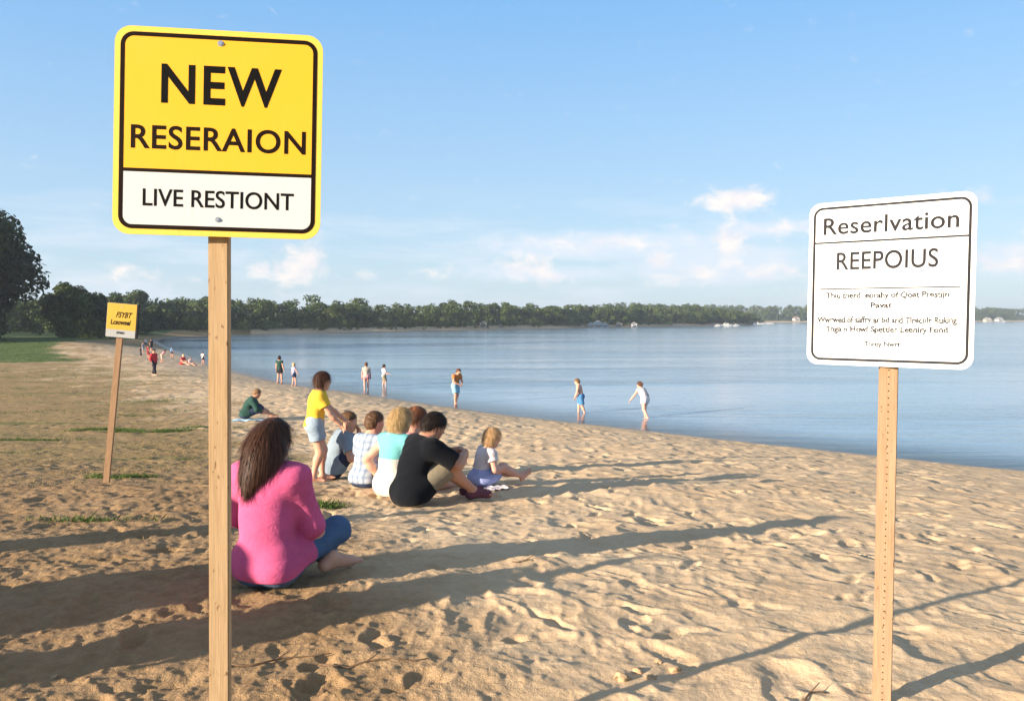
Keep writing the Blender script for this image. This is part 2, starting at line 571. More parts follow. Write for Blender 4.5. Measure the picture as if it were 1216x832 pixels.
def M_ground():
    m, nt, b = mat('sand_and_soil')
    c = nt.coord()
    soil = nt.attr('soil'); lawn = nt.attr('lawn'); shore = nt.attr('shore')
    grain = nt.noise(c, 240, 2, 0.7)
    mid = nt.noise(c, 14, 5, 0.65)
    broad = nt.noise(c, 1.1, 4, 0.6)
    sand = nt.mix(nt.ramp(broad, .3, .7), (0.65, 0.46, 0.28), (0.73, 0.545, 0.35))
    sand = nt.mix(nt.ramp(mid, .35, .7, 0, .5), sand, (0.57, 0.38, 0.21))
    dirt = nt.mix(nt.ramp(mid, .3, .7), (0.42, 0.262, 0.128), (0.29, 0.17, 0.078))
    dirt = nt.mix(nt.ramp(broad, .35, .65, 0, .55), dirt, (0.48, 0.312, 0.165))
    peb = nt.node('ShaderNodeTexVoronoi'); nt.l.new(c, peb.inputs['Vector']); peb.inputs['Scale'].default_value = 95
    dirt = nt.mix(nt.ramp(peb.outputs['Distance'], .0, .45, .45, 0), dirt, (0.20, 0.12, 0.06))
    col = nt.mix(soil, sand, dirt)
    # thin dry grass over the soil further back
    sep = nt.node('ShaderNodeSeparateXYZ'); nt.l.new(c, sep.inputs[0])
    back = nt.ramp(sep.outputs[1], 9, 16)
    dry = nt.math('MULTIPLY', nt.math('MULTIPLY', back, soil), nt.ramp(nt.noise(nt.scale(c, (.5, 1.6, 1)), 1.1, 5, .65), .38, .62, .25, .85))
    col = nt.mix(dry, col, nt.mix(nt.ramp(nt.noise(c, 5, 4), .35, .65), (0.27, 0.20, 0.075), (0.36, 0.25, 0.11)))
    grn = nt.math('MULTIPLY', nt.math('MULTIPLY', back, soil), nt.ramp(nt.noise(nt.scale(c, (.25, 1.2, 1)), .8, 5, .6), .56, .68, 0, .7))
    col = nt.mix(grn, col, (0.10, 0.135, 0.03))
    g2 = nt.mix(nt.ramp(nt.noise(c, .9, 5, .65), .35, .65), (0.055, 0.10, 0.018), (0.12, 0.17, 0.04))
    col = nt.mix(lawn, col, g2)
    wet = nt.ramp(nt.math('ADD', shore, nt.math('MULTIPLY', broad, .8)), 1.75, 1.0)
    wetd = nt.mix(wet, col, nt.mix(.62, col, (0.16, 0.11, 0.075)))
    nt.l.new(nt.mix(nt.ramp(grain, .3, .7, 0, .35), wetd, nt.mix(.5, wetd, (0.12, .08, .045))), b.inputs['Base Color'])
    nt.l.new(nt.ramp(wet, 0, 1, .95, .35), b.inputs['Roughness'])
    b.inputs['Specular IOR Level'].default_value = 0.25
    h = nt.math('ADD', nt.math('MULTIPLY', grain, .35), nt.math('MULTIPLY', nt.noise(c, 60, 4, .6), .8))
    h = nt.math('ADD', h, nt.math('MULTIPLY', mid, 1.6))
    h = nt.math('MULTIPLY', h, nt.math('SUBTRACT', 1.0, nt.math('MULTIPLY', wet, .85)))
    nt.l.new(nt.bump(nt.math('MULTIPLY', h, nt.ramp(soil, 0, 1, .45, 1.0)), .9, .014), b.inputs['Normal'])
    return m


ground = build_ground()

# ---------------------------------------------------------------- water
def build_water():
    m, nt, b = mat('lake_water')
    c = nt.coord()
    depth = nt.attr('depth')
    w1 = nt.noise(nt.scale(c, (.14, 1.0, 1)), 1.3, 4, .6, .5)
    w2 = nt.noise(nt.scale(c, (.6, 1.0, 1)), 6.0, 3, .5, .3)
    w3 = nt.noise(nt.scale(c, (.02, .09, 1)), 1.0, 4, .5, .6)
    calm = nt.ramp(w3, .40, .60, .25, 1.0)
    h = nt.math('MULTIPLY', nt.math('ADD', w1, nt.math('MULTIPLY', w2, .16)), nt.math('MULTIPLY', calm, nt.ramp(depth, .05, .30, .45, 1.0)))
    nrm = nt.bump(h, 1.0, .085)
    b.inputs['Base Color'].default_value = (0.25, 0.37, 0.47, 1)
    b.inputs['Roughness'].default_value = 0.10
    b.inputs['IOR'].default_value = 1.33
    nt.l.new(nrm, b.inputs['Normal'])
    # shallow water lets the bed show through where it is not reflecting
    tr = nt.node('ShaderNodeBsdfTransparent'); tr.inputs[0].default_value = (.86, .93, .92, 1)
    gl = nt.node('ShaderNodeBsdfGlossy'); gl.inputs['Roughness'].default_value = .14
    nt.l.new(nrm, gl.inputs['Normal'])
    fr = nt.node('ShaderNodeFresnel'); fr.inputs[0].default_value = 1.33; nt.l.new(nrm, fr.inputs['Normal'])
    sh = nt.node('ShaderNodeMixShader'); nt.l.new(fr.outputs[0], sh.inputs[0]); nt.l.new(tr.outputs[0], sh.inputs[1]); nt.l.new(gl.outputs[0], sh.inputs[2])
    mx = nt.node('ShaderNodeMixShader')
    nt.l.new(nt.ramp(depth, -.03, .28), mx.inputs[0]); nt.l.new(sh.outputs[0], mx.inputs[1]); nt.l.new(b.outputs[0], mx.inputs[2])
    nt.l.new(mx.outputs[0], nt.n['Material Output'].inputs['Surface'])
    # one flat sheet, finer near the beach so that the depth is known at each point
    th = np.radians(np.linspace(-95, 75, 220)); rr = np.geomspace(9, 4000, 260)
    T, Q = np.meshgrid(th, rr); x = (Q * np.sin(-T)).ravel(); y = (Q * np.cos(T)).ravel()
    x = -x
    # keep only the quads that touch the lake
    s = lake_dist(x, y)
    z = np.full(x.shape, WATER)
    dep = WATER - macro(x, y, s)
    nt_, nr = len(th), len(rr)
    i = np.arange(nr - 1)[:, None]; j = np.arange(nt_ - 1)[None]
    a = i * nt_ + j
    F = np.stack([a, a + nt_, a + nt_ + 1, a + 1], -1).reshape(-1, 4)
    keep = (s[F].min(1) < 1.5)
    F = F[keep]
    F = F[:, ::-1]
    o = mesh_obj('lake_water', np.stack([x, y, z], 1), F, m, None, True, {'depth': dep})
    tag(o, kind='structure')


build_water()

# ---------------------------------------------------------------- woods and trees
def leaf_mat(name, dark, light, fleck):
    m, nt, b = mat(name)
    geo = nt.node('ShaderNodeNewGeometry')
    c = nt.coord()
    n = nt.noise(c, .22, 4, .6)
    col = nt.mix(nt.ramp(n, .35, .65), dark, light)
    col = nt.mix(nt.ramp(geo.outputs['Random Per Island'], .6, 1.0, 0, .5), col, fleck)
    nt.l.new(col, b.inputs['Base Color'])
    b.inputs['Roughness'].default_value = .6
    b.inputs['Specular IOR Level'].default_value = .2
    tr = nt.node('ShaderNodeBsdfTranslucent')
    nt.l.new(col, tr.inputs[0])
    mx = nt.node('ShaderNodeMixShader'); mx.inputs[0].default_value = .25
    nt.l.new(b.outputs[0], mx.inputs[1]); nt.l.new(tr.outputs[0], mx.inputs[2])
    nt.l.new(mx.outputs[0], nt.n['Material Output'].inputs['Surface'])
    return m


M_leaf_far = leaf_mat('far_foliage', (0.045, 0.072, 0.018), (0.095, 0.13, 0.035), (0.14, 0.17, 0.055))
M_leaf_shade = leaf_mat('shade_foliage', (0.014, 0.028, 0.008), (0.034, 0.056, 0.014), (0.05, 0.075, 0.02))  # darker leaves: shade on the left-hand trees is put into the colour
M_leaf_mid = leaf_mat('mid_foliage', (0.035, 0.062, 0.016), (0.075, 0.11, 0.03), (0.11, 0.14, 0.04))
M_bark = pmat('bark', (0.09, 0.065, 0.045), .95, .1, .35, 3, .8, 12)


def leaves(lumps, n, size, rs):
    """lumps (k,4): x y z r ; n leaf-sized faces spread through them, denser near the outside"""
    L = np.asarray(lumps, float)
    w = L[:, 3] ** 2; w = w / w.sum()
    k = rs.choice(len(L), n, p=w)
    d = rs.normal(size=(n, 3)); d /= np.linalg.norm(d, axis=1)[:, None]
    rad = L[k, 3] * (rs.uniform(0.25, 1.08, n) ** .45)
    sq = np.array([1, 1, .8])
    P = L[k, :3] + d * rad[:, None] * sq
    nn = d + rs.normal(0, .55, (n, 3)) + np.array([0, 0, .35]); nn /= np.linalg.norm(nn, axis=1)[:, None]
    a = np.cross(nn, rs.normal(size=(n, 3))); a /= np.linalg.norm(a, axis=1)[:, None]
    b = np.cross(nn, a)
    s = size * rs.uniform(.55, 1.3, n)[:, None]
    V = np.stack([P - a * s, P - b * s * .6, P + a * s, P + b * s * .6], 1).reshape(-1, 3)
    F = np.arange(4 * n).reshape(-1, 4)
    return V, F


def crown_lumps(h, w, rs, n=16, low=.18, point=.5):
    out = []
    for i in range(n):
        t = rs.uniform(0, 1)
        z = h * (low + (1 - low - .08) * t)
        env = w * .5 * (math.sin(math.pi * min(.97, (t * .86 + .16))) ** point)
        a = rs.uniform(0, 6.28); q = env * rs.uniform(.35, .95)
        r = max(.12 * w, (env * .55) * rs.uniform(.6, 1.1)) * rs.uniform(.75, 1.1)
        out.append((q * math.cos(a), q * math.sin(a), z, min(r, h * .2)))
    out.append((0, 0, h * .88, w * .16))
    return out


def wood(name, spots, label, cat, m, n_leaf, size):
    Vs, Fs = [], []; off = 0
    rs = np.random.default_rng(abs(hash(name)) % 1000 if False else len(spots))
    for (x, y, h, w) in spots:
        V, F = leaves(crown_lumps(h, w, rs, 9, .10, .35), n_leaf, size * h, rs)
        z0 = float(macro(np.array([x]), np.array([y]))[0])
        V = V + np.array([x, y, z0])
        Vs.append(V); Fs.append(F + off); off += len(V)
    o = mesh_obj(name, np.concatenate(Vs), np.concatenate(Fs), m, None, False)
    tag(o, label, cat, kind='stuff')
    return o


rs = np.random.default_rng(11)


def along(poly, t):
    poly = np.array(poly, float)
    seg = np.linalg.norm(np.diff(poly, axis=0), axis=1); cum_ = np.concatenate([[0], np.cumsum(seg)])
    q = t * cum_[-1]
    i = min(np.searchsorted(cum_, q, 'right') - 1, len(seg) - 1)
    f = (q - cum_[i]) / seg[i]
    p = poly[i] * (1 - f) + poly[i + 1] * f
    e = (poly[i + 1] - poly[i]) / seg[i]
    return p, np.array([-e[1], e[0]])


# the near side of the far shore, from the end of the beach to the point in the middle
edge = [(-95, 150), (-72, 178), (-60, 196), (-36, 232), (-3, 281), (48, 360), (92, 417), (133, 470)]
spots = []
for i in range(330):
    t = rs.uniform(0, 1) ** 1.0
    p, nrm_ = along(edge, t)
    row = rs.choice([0, 1, 2])
    dist = 1.5 + row * 6 + rs.uniform(0, 6)
    p = p + nrm_ * dist
    d = np.hypot(*p)
    az_px = 608 + 1000 * p[0] / p[1]
    # height of the skyline in the photograph, in pixels over the water line
    hp = np.interp(az_px, [100, 160, 200, 300, 350, 430, 480, 545, 570, 640, 700, 780, 850, 892], [36, 44, 41, 38, 36, 32, 26, 30, 27, 25, 24, 21, 19, 15])
    h = (hp * d / 1000) * rs.uniform(.70, .92) * (1 + .05 * (row == 2))
    spots.append((p[0], p[1], h, h * rs.uniform(.9, 1.35)))
for i in range(110):                                       # low bushes along the water
    p, nrm_ = along(edge, rs.uniform(0, 1)); p = p + nrm_ * rs.uniform(-4, 2)
    d = np.hypot(*p); h = d * .010 * rs.uniform(.6, 1.4)
    spots.append((p[0], p[1], h, h * 1.8))
wood('lakeside_wood', spots, 'dense dark green wood lining the far side of the lake', 'wood', M_leaf_far, 720, .050)

edge2 = [(172, 610), (190, 680), (218, 745), (330, 812), (430, 868), (600, 985), (900, 1130), (1250, 1230)]
spots = []
for i in range(620):
    t = rs.uniform(0, 1) ** .9
    p, nrm_ = along(edge2, t)
    dist = 6 + rs.uniform(0, 110)
    p = p + nrm_ * dist
    d = np.hypot(*p)
    h = 9.5 * rs.uniform(.8, 1.1)
    spots.append((p[0], p[1], h, h * rs.uniform(1.3, 1.9)))
wood('headland_wood', spots, 'paler wooded headland rising behind the houses at the far right', 'wood', M_leaf_far, 330, .075)


def limb(mb, a, b, r0, r1, rs_, bend=.15):
    a = Vector(a); b = Vector(b); L = (b - a).length
    pts = [a.lerp(b, t) + Vector(rs_.normal(0, bend * L * .15, 3)) * (1 if 0 < t < 1 else 0) for t in (0, .33, .66, 1)]
    mb.tube(pts, [r0, r0 * .7 + r1 * .3, r0 * .4 + r1 * .6, r1], 7)


def tree(kind, label, x, y, h, w, m, n, size, seed, group=None, low=.12, nl=26):
    r_ = np.random.default_rng(seed)
    z0 = float(macro(np.array([x]), np.array([y]))[0])
    root = empty(kind, (x, y, z0))
    tag(root, label, 'tree', group)
    lumps = crown_lumps(h, w, r_, nl, low, .55)
    mb = MB()
    mb.tube([(0, 0, -.4), (0.02 * h, 0, h * .25), (0, .02 * h, h * .55), (0, 0, h * .9)], [h * .03, h * .024, h * .016, h * .004], 9)
    for L in lumps[::2]:
        z1 = max(h * .15, L[2] - h * .15)
        limb(mb, (0, 0, z1), L[:3], h * .010, h * .003, r_)
    mb.build('trunk', M_bark, root, True)
    V, F = leaves(lumps, n, size, r_)
    mesh_obj('crown', V, F, m, root, False)
    return root


# the trees at the left edge that can be told apart
tree('broadleaf_tree', 'tallest tree, dark and leafy, cut off by the left edge of the picture', -59.0, 88, 19.2, 15.4, M_leaf_shade, 44000, .32, 3, low=.0, nl=54)
tree('broadleaf_tree', 'dark mid height tree standing right beside the tallest tree', -53.5, 101, 6.6, 6.8, M_leaf_mid, 9000, .20, 5, low=.02)
tree('broadleaf_tree', 'rounded dark tree, second to the right of the tallest tree', -55.5, 108, 6.6, 6.5, M_leaf_shade, 9000, .20, 6, low=.02)
tree('broadleaf_tree', 'smaller tree just left of the small leaning sign', -57.5, 117, 6.2, 6.0, M_leaf_mid, 9000, .20, 8, low=.02)
tree('broadleaf_tree', 'lighter green tree directly behind the small leaning sign', -63, 134, 7.0, 7.2, M_leaf_mid, 9000, .22, 9, low=.02)
tree('broadleaf_tree', 'tree rising above the wood just right of the small leaning sign', -70, 158, 8.2, 8.0, M_leaf_mid, 9000, .24, 10, low=.02)
spots = []
for i in range(46):
    q = rs.uniform(0, 1)
    x = -64 - 34 * rs.uniform(0, 1) - 8 * q; y = 96 + 78 * q + rs.uniform(-4, 4)
    spots.append((x, y, rs.uniform(4.6, 6.6), rs.uniform(5, 7)))
for i in range(30):
    q = rs.uniform(0, 1)
    spots.append((-50.5 - 24 * q + rs.uniform(-2, 1), 101 + 68 * q, rs.uniform(1.2, 2.6), rs.uniform(2, 4)))
wood('beach_wood', spots, 'dark wood and undergrowth behind the left end of the beach', 'wood', M_leaf_mid, 1500, .040)

# ---------------------------------------------------------------- houses and boats on the far shore
M_white = pmat('white_paint', (0.52, 0.51, 0.49), .6, .3, .05)
M_cream = pmat('cream_paint', (0.44, 0.40, 0.34), .7, .3, .06)
M_roof = pmat('roof_grey', (0.30, 0.29, 0.28), .8, .2, .2)
M_roof2 = pmat('roof_brown', (0.26, 0.17, 0.12), .8, .2, .2)
M_glass = pmat('dark_glass', (0.03, 0.04, 0.05), .15, .5, .05)
M_wood_dock = pmat('dock_wood', (0.30, 0.24, 0.18), .9, .1, .2)


def gz(x, y):
    return float(macro(np.array([float(x)]), np.array([float(y)]))[0])


def house(label, px, d, w, dp, h, wall, roof, rot=0.0, lift=0.0, group='houses along the far shore'):
    x = (px - 608) / 1000 * d; y = d
    z = max(gz(x, y), WATER + .2) + lift
    t = empty('lake_house', (x, y, z), rot); tag(t, label, 'house', group)
    mb = MB()
    mb.prism([(-w / 2, -2.5), (w / 2, -2.5), (w / 2, h), (0, h + w * .28), (-w / 2, h)], -dp / 2, dp / 2)
    mb.build('wall', wall, t)
    mb = MB()
    for s in (-1, 1):
        a = math.atan2(w * .28, w / 2)
        L = math.hypot(w / 2, w * .28) + .5
        mb.box((s * (w / 4 + .08), 0, h + w * .14 + .12), (L, dp + .8, .18), Matrix.Rotation(s * a, 3, 'Y'))
    mb.build('roof', roof, t)
    for i in (-1, 1):
        mb = MB(); mb.box((i * w * .24, -dp / 2 - .02, h * .5), (w * .2, .08, h * .38)); mb.build('window', M_glass, t)
    mb = MB(); mb.box((0, -dp / 2 - .03, h * .36), (w * .14, .08, h * .7)); mb.build('door', M_roof2, t)
    return t


def boat(label, px, d, L, rot=0.0, cabin=True, group='boats moored off the far shore'):
    x = (px - 608) / 1000 * d
    t = empty('motor_boat', (x, d, WATER), rot); tag(t, label, 'boat', group)
    hgt = L * .14; wd = L * .3
    n = 9; vs = []; fs = []
    for i in range(n):
        u = i / (n - 1); bw = wd / 2 * (1 - max(0, (u - .45) / .55) ** 2.2) * (.9 + .1 * min(1, u * 4)); zt = hgt * (1 + .35 * u * u)
        xx = -L / 2 + L * u
        vs += [(xx, -bw, zt), (xx - L * .03 * u, -bw * .7, -hgt * .2), (xx - L * .03 * u, bw * .7, -hgt * .2), (xx, bw, zt)]
    for i in range(n - 1):
        a = i * 4
        for k in range(3): fs.append((a + k, a + k + 4, a + k + 5, a + k + 1))
        fs.append((a + 3, a + 7, a + 4, a))
    fs += [(0, 1, 2, 3), tuple(reversed(range((n - 1) * 4, n * 4)))]
    mb = MB(); mb.add(vs, fs); mb.build('hull', M_white, t)
    if cabin:
        mb = MB(); mb.prism([(-L * .28, hgt), (L * .2, hgt), (L * .1, hgt + L * .13), (-L * .25, hgt + L * .13)], -wd * .33, wd * .33)
        mb.build('cabin', M_white, t)
        mb = MB(); mb.box((-L * .08, 0, hgt + L * .085), (L * .27, wd * .68, L * .045)); mb.build('window', M_glass, t)
        mb = MB(); mb.tube([(-L * .1, 0, hgt + L * .12), (-L * .12, 0, hgt + L * .3)], L * .006, 6); mb.build('mast', M_white, t)
    return t


house('white boathouse at the water, left of the white pair in mid shore', 702, 322, 2.6, 3, 1.1, M_white, M_white)
house('larger white lake house with white roof in the mid shore cluster', 710, 324, 3.6, 3, 1.3, M_white, M_white, .2)
house('white lake house at the right end of the mid shore cluster', 718.5, 327, 2.6, 3, 1.0, M_white, M_roof)
house('cream house half hidden in trees right of the mid shore cluster', 735, 341, 2.0, 3, 1.0, M_cream, M_roof)
house('low white hut right of the half hidden cream house', 753, 346, 1.8, 3, 1.1, M_white, M_roof)
house('small cream lodge among the trees on the left far shore', 574, 266, 2.0, 3, 1.0, M_cream, M_roof, 0, .6)
house('tiny pale hut beside the small cream lodge', 594, 276, 1.0, 2, .5, M_cream, M_roof, 0, .2)
boat('white motor boat off the point, left of its group', 853, 396, 3.4, .1)
boat('long white cabin boat in the middle of the group off the point', 863, 398, 5.4, -.05)
boat('white motor boat off the point, right of its group', 875, 404, 3.6, .15)
boat('low open white boat just past the point', 905, 545, 6, 0, False)
boat('low open white boat further past the point', 915, 560, 5, 0, False)
house('pale house on the headland slope left of the white sign', 936, 800, 5, 6, 3, M_cream, M_roof, .1, 1.5)
house('white house on the headland slope nearest the white sign edge', 955, 835, 6, 6, 3.4, M_white, M_roof, -.1, 1.5)
house('little pale house at the water between the headland houses', 945, 775, 5, 5, 2.4, M_white, M_roof2, .2)
house('pale house by the water at the far right edge', 1172, 905, 6, 6, 2.6, M_cream, M_roof, 0)
house('white house by the water, second from the far right edge', 1186, 915, 6, 6, 2.6, M_white, M_roof, .2)
boat('white boat moored below the far right houses', 1193, 880, 5, .1)

# ---------------------------------------------------------------- air
def build_haze():
    m = bpy.data.materials.new('haze_air'); m.use_nodes = True
    nt = NT(m.node_tree); nt.n.clear()
    out = nt.node('ShaderNodeOutputMaterial')
    v = nt.node('ShaderNodeVolumePrincipled')
    v.inputs['Color'].default_value = (.80, .88, 1.0, 1)
    v.inputs['Density'].default_value = HAZE_DENSITY
    v.inputs['Anisotropy'].default_value = .2
    nt.l.new(v.outputs[0], out.inputs['Volume'])
    mb = MB(); mb.box((0, 0, (22 - 9) / 2), (13000, 13000, 22 + 9))
    o = mb.build('haze', m); tag(o, 'pale blue summer haze over the lake', 'haze', kind='stuff')


HAZE_DENSITY = 0.00038
if HAZE_DENSITY: build_haze()

# ---------------------------------------------------------------- signs
def wood_mat(name, c1, c2, sc=(14, 14, 1.2)):
    m, nt, b = mat(name)
    c = nt.coord()
    n = nt.noise(nt.scale(c, sc), 3.0, 5, .65, 1.2)
    st = nt.noise(nt.scale(c, (90, 90, 2.2)), 2.0, 4, .6)
    col = nt.mix(nt.ramp(n, .3, .7), c1, c2)
    col = nt.mix(nt.ramp(st, .5, .75, 0, .35), col, (c2[0] * .55, c2[1] * .5, c2[2] * .42))
    sp = nt.noise(nt.scale(c, (22, 22, 7)), 4, 2, .5)
    col = nt.mix(nt.ramp(sp, .66, .74, 0, .8), col, (c2[0] * .35, c2[1] * .3, c2[2] * .25))
    nt.l.new(col, b.inputs['Base Color'])
    b.inputs['Roughness'].default_value = .75; b.inputs['Specular IOR Level'].default_value = .2
    nt.l.new(nt.bump(st, .35, .003), b.inputs['Normal'])
    return m


def paint_mat(name, col, rough=.45, dirt=.30, spec=.35):
    m, nt, b = mat(name)
    c = nt.coord()
    n = nt.noise(c, 5, 6, .7); n2 = nt.noise(nt.scale(c, (40, 40, 6)), 2, 4, .6)
    f = nt.math('MULTIPLY', nt.ramp(n, .45, .75), nt.ramp(n2, .4, .8))
    nt.l.new(nt.mix(nt.math('MULTIPLY', f, dirt), col, (col[0] * .5 + .05, col[1] * .45 + .04, col[2] * .4 + .03)), b.inputs['Base Color'])
    nt.l.new(nt.ramp(n, .3, .7, rough - .08, rough + .12), b.inputs['Roughness'])
    b.inputs['Specular IOR Level'].default_value = spec
    nt.l.new(nt.bump(nt.noise(c, 3.5, 2), .12, .01), b.inputs['Normal'])
    return m


M_post = wood_mat('pine_post', (0.47, 0.325, 0.18), (0.38, 0.25, 0.13))
M_post_r = wood_mat('drilled_post', (0.42, 0.28, 0.17), (0.34, 0.215, 0.125))
M_post_b = wood_mat('weathered_post', (0.40, 0.24, 0.13), (0.30, 0.18, 0.10))
M_yellow = paint_mat('yellow_sign_paint', (0.78, 0.415, 0.016))
M_yellow_edge = paint_mat('pale_yellow_rim_paint', (0.76, 0.53, 0.075))
M_signwhite = paint_mat('white_sign_paint', (0.58, 0.585, 0.56))
M_signwhite2 = paint_mat('bright_white_sign_paint', (0.62, 0.63, 0.64), .4, .04)
M_ink = paint_mat('black_ink', (0.006, 0.005, 0.004), .5, .0, .08)
M_ink_brown = paint_mat('brown_black_ink', (0.013, 0.006, 0.003), .5, .0, .08)
M_ink_grey = paint_mat('faded_grey_ink', (0.022, 0.022, 0.025), .6, .0, .08)
M_ink_pale = paint_mat('worn_small_print_ink', (0.022, 0.022, 0.025), .6, .0, .08)
M_old_yellow = paint_mat('faded_yellow_paint', (0.52, 0.32, 0.03), .6, .5)
M_old_white = paint_mat('dirty_white_paint', (0.36, 0.36, 0.35), .7, .5)
M_steel = pmat('bolt_steel', (0.55, 0.54, 0.52), .35, .5, .1, 40, 0, 60, 0, .9)
M_hole_dark = pmat('hole_dark', (0.05, 0.035, 0.02), .9, .1)  # dark brown painted for the shade inside the drilled holes


def rrect(w, h, r, n=8, cx=0, cz=0):
    pts = []
    for (sx, sz, a0) in ((1, 1, 0), (-1, 1, 90), (-1, -1, 180), (1, -1, 270)):
        for i in range(n + 1):
            a = R(a0 + 90 * i / n)
            pts.append((cx + sx * (w / 2 - r) + r * math.cos(a), cz + sz * (h / 2 - r) + r * math.sin(a)))
    return pts


def rring(w, h, r, t, y0, y1, parent, m, name='border', cx=0, cz=0):
    """thin frame of width t with rounded corners"""
    A = rrect(w, h, r, 8, cx, cz); B = rrect(w - 2 * t, h - 2 * t, max(r - t, .002), 8, cx, cz)
    n = len(A)
    vs = [(x, y0, z) for x, z in A] + [(x, y0, z) for x, z in B] + [(x, y1, z) for x, z in A] + [(x, y1, z) for x, z in B]
    fs = []
    for i in range(n):
        j = (i + 1) % n
        fs += [(i, j, j + n, i + n), (i + 2 * n, i + 3 * n, j + 3 * n, j + 2 * n), (i, i + 2 * n, j + 2 * n, j), (i + n, j + n, j + 3 * n, i + 3 * n)]
    mb = MB(); mb.add(vs, fs)
    return mb.build(name, m, parent)


def text(parent, body, box, y, m, bold=0.0, space=1.0, name='lettering', slant=0.0, wob=0.0, seed=0):
    """letters fitted into box=(x0,x1,z0,z1), facing -y"""
    cu = bpy.data.curves.new('text', 'FONT')
    cu.body = body; cu.offset = bold; cu.space_character = space; cu.extrude = .01; cu.resolution_u = 6
    cu.shear = slant
    to = bpy.data.objects.new('text', cu); COL.objects.link(to)
    dg = bpy.context.evaluated_depsgraph_get()
    me = bpy.data.meshes.new_from_object(to.evaluated_get(dg))
    bpy.data.objects.remove(to); bpy.data.curves.remove(cu)
    n = len(me.vertices); co = np.zeros(n * 3, np.float32); me.vertices.foreach_get('co', co); co = co.reshape(-1, 3)
    if wob:
        co[:, 0] += wob * (vn2(co[:, 0] * 3.1, co[:, 1] * 3.3, seed)); co[:, 1] += wob * (vn2(co[:, 0] * 3.7 + 9, co[:, 1] * 2.9, seed + 1))
    lo, hi = co.min(0), co.max(0)
    x = box[0] + (co[:, 0] - lo[0]) / (hi[0] - lo[0]) * (box[1] - box[0])
    z = box[2] + (co[:, 1] - lo[1]) / (hi[1] - lo[1]) * (box[3] - box[2])
    yy = y - (co[:, 2] - lo[2]) / (hi[2] - lo[2]) * .0006
    me.vertices.foreach_set('co', np.stack([x, yy, z], 1).ravel())
    me.update(); me.materials.clear(); me.materials.append(m)
    o = bpy.data.objects.new(name, me); COL.objects.link(o); o.parent = parent
    return o


def bolt(parent, x, z, y, r=.008):
    mb = MB()
    mb.tube([(x, y + .002, z), (x, y - .0015, z)], r * 1.35, 16)
    mb.tube([(x, y - .001, z), (x, y - .005, z)], [r, r * .8], 6)
    return mb.build('bolt', M_steel, parent)


def post_between(root_inv, p_top, p_bot, w, dp, yaw, m, back=0.0):
    """a sawn post running through two points of the place"""
    a = Vector(p_bot); b = Vector(p_top); L = (b - a).length
    mb = MB(); mb.box((0, 0, L / 2), (w, dp, L))
    o = mb.build('post', m, None, False, .003)
    q = (b - a).to_track_quat('Z', 'Y').to_matrix().to_4x4()
    zq = (b - a).normalized()
    xq = Vector((math.cos(yaw), math.sin(yaw), 0)); xq = (xq - zq * xq.dot(zq)).normalized(); yq = zq.cross(xq)
    M = Matrix((xq, yq, zq)).transposed().to_4x4(); M.translation = a
    return o, M


def unproj(px, py, y):
    r = px_ray(px, py); t = y / r[1]
    return Vector((r[0] * t, y, CAM_Z + r[2] * t))


def sign_frame(x, y, z, yaw, pit, rol):
    return Matrix.Translation((x, y, z)) @ Matrix.Rotation(yaw, 4, 'Z') @ Matrix.Rotation(pit, 4, 'X') @ Matrix.Rotation(rol, 4, 'Y')


def make_sign(name, label, cen, ang, pt, pb, pw, pd, pyaw, pm, behind):
    """root at the foot of the post; the panel's own frame has x right, z up, -y towards the reader"""
    foot = Vector(pb)
    foot.z = float(macro(np.array([foot.x]), np.array([foot.y]))[0]) - .35
    d = (Vector(pt) - Vector(pb)); foot_pt = Vector(pb) + d * ((foot.z - pb[2]) / d.z)
    root = empty(name, (foot_pt.x, foot_pt.y, foot.z + .35)); tag(root, label, 'sign')
    inv = Matrix.Translation(-root.location)
    po, M = post_between(None, pt, foot_pt, pw, pd, pyaw, pm)
    po.parent = root; po.matrix_local = inv @ M
    F = inv @ sign_frame(*cen, *[R(a) for a in ang])
    return root, po, F


def place(o, root, F):
    o.parent = root; o.matrix_local = F
    return o


# --- the yellow and white sign at the left
W, H = .5624, .5733
n_l = Vector((math.sin(R(6.1)), -math.cos(R(6.1)), 0))
yb = 2.37 + .026
root, po, F = make_sign('notice_sign', 'large yellow and white NEW RESERAION sign on a pale wooden post', (-.8172, 2.37, 1.9642), (6.1, -1.63, 1.23),
                        unproj(260.5, 60, yb + .012), unproj(261.8, 832, yb + .012), .0560, .034, R(4), M_post, 0)
panel = MB(); panel.prism(rrect(W, H, .045), -.0015, .0015)
panel = place(panel.build('panel', M_yellow_edge, None), root, F)
yf = -.0015
iw, ih, ir = W * .945, H * .945, .036
mb = MB()      # yellow field
zdiv = H * (.5 - .69)
top = [p for p in rrect(iw, ih, ir) if p[1] > zdiv] 
mb.prism([(iw / 2, zdiv)] + top + [(-iw / 2, zdiv)], yf - .0004, yf + .0005)
mb.build('yellow_field', M_yellow, panel)
mb = MB()
bot = [p for p in rrect(iw, ih, ir) if p[1] < zdiv]
mb.prism([(-iw / 2, zdiv)] + bot + [(iw / 2, zdiv)], yf - .00045, yf + .0005)
mb.build('white_field', M_signwhite, panel)
rring(iw, ih, ir, .0115, yf - .0010, yf - .0002, panel, M_ink_brown)
mb = MB(); mb.box((0, yf - .0008, zdiv), (iw - .02, .0004, .0095)); mb.build('divider', M_ink_brown, panel)
U = lambda u: (u - .5) * W
Vv = lambda v: (.5 - v) * H
text(panel, 'NEW', (U(.222), U(.800), Vv(.365), Vv(.175)), yf - .0006, M_ink, .020, 1.12)
text(panel, 'RESERAION', (U(.082), U(.922), Vv(.587), Vv(.472)), yf - .0006, M_ink_brown, .014, 1.06)
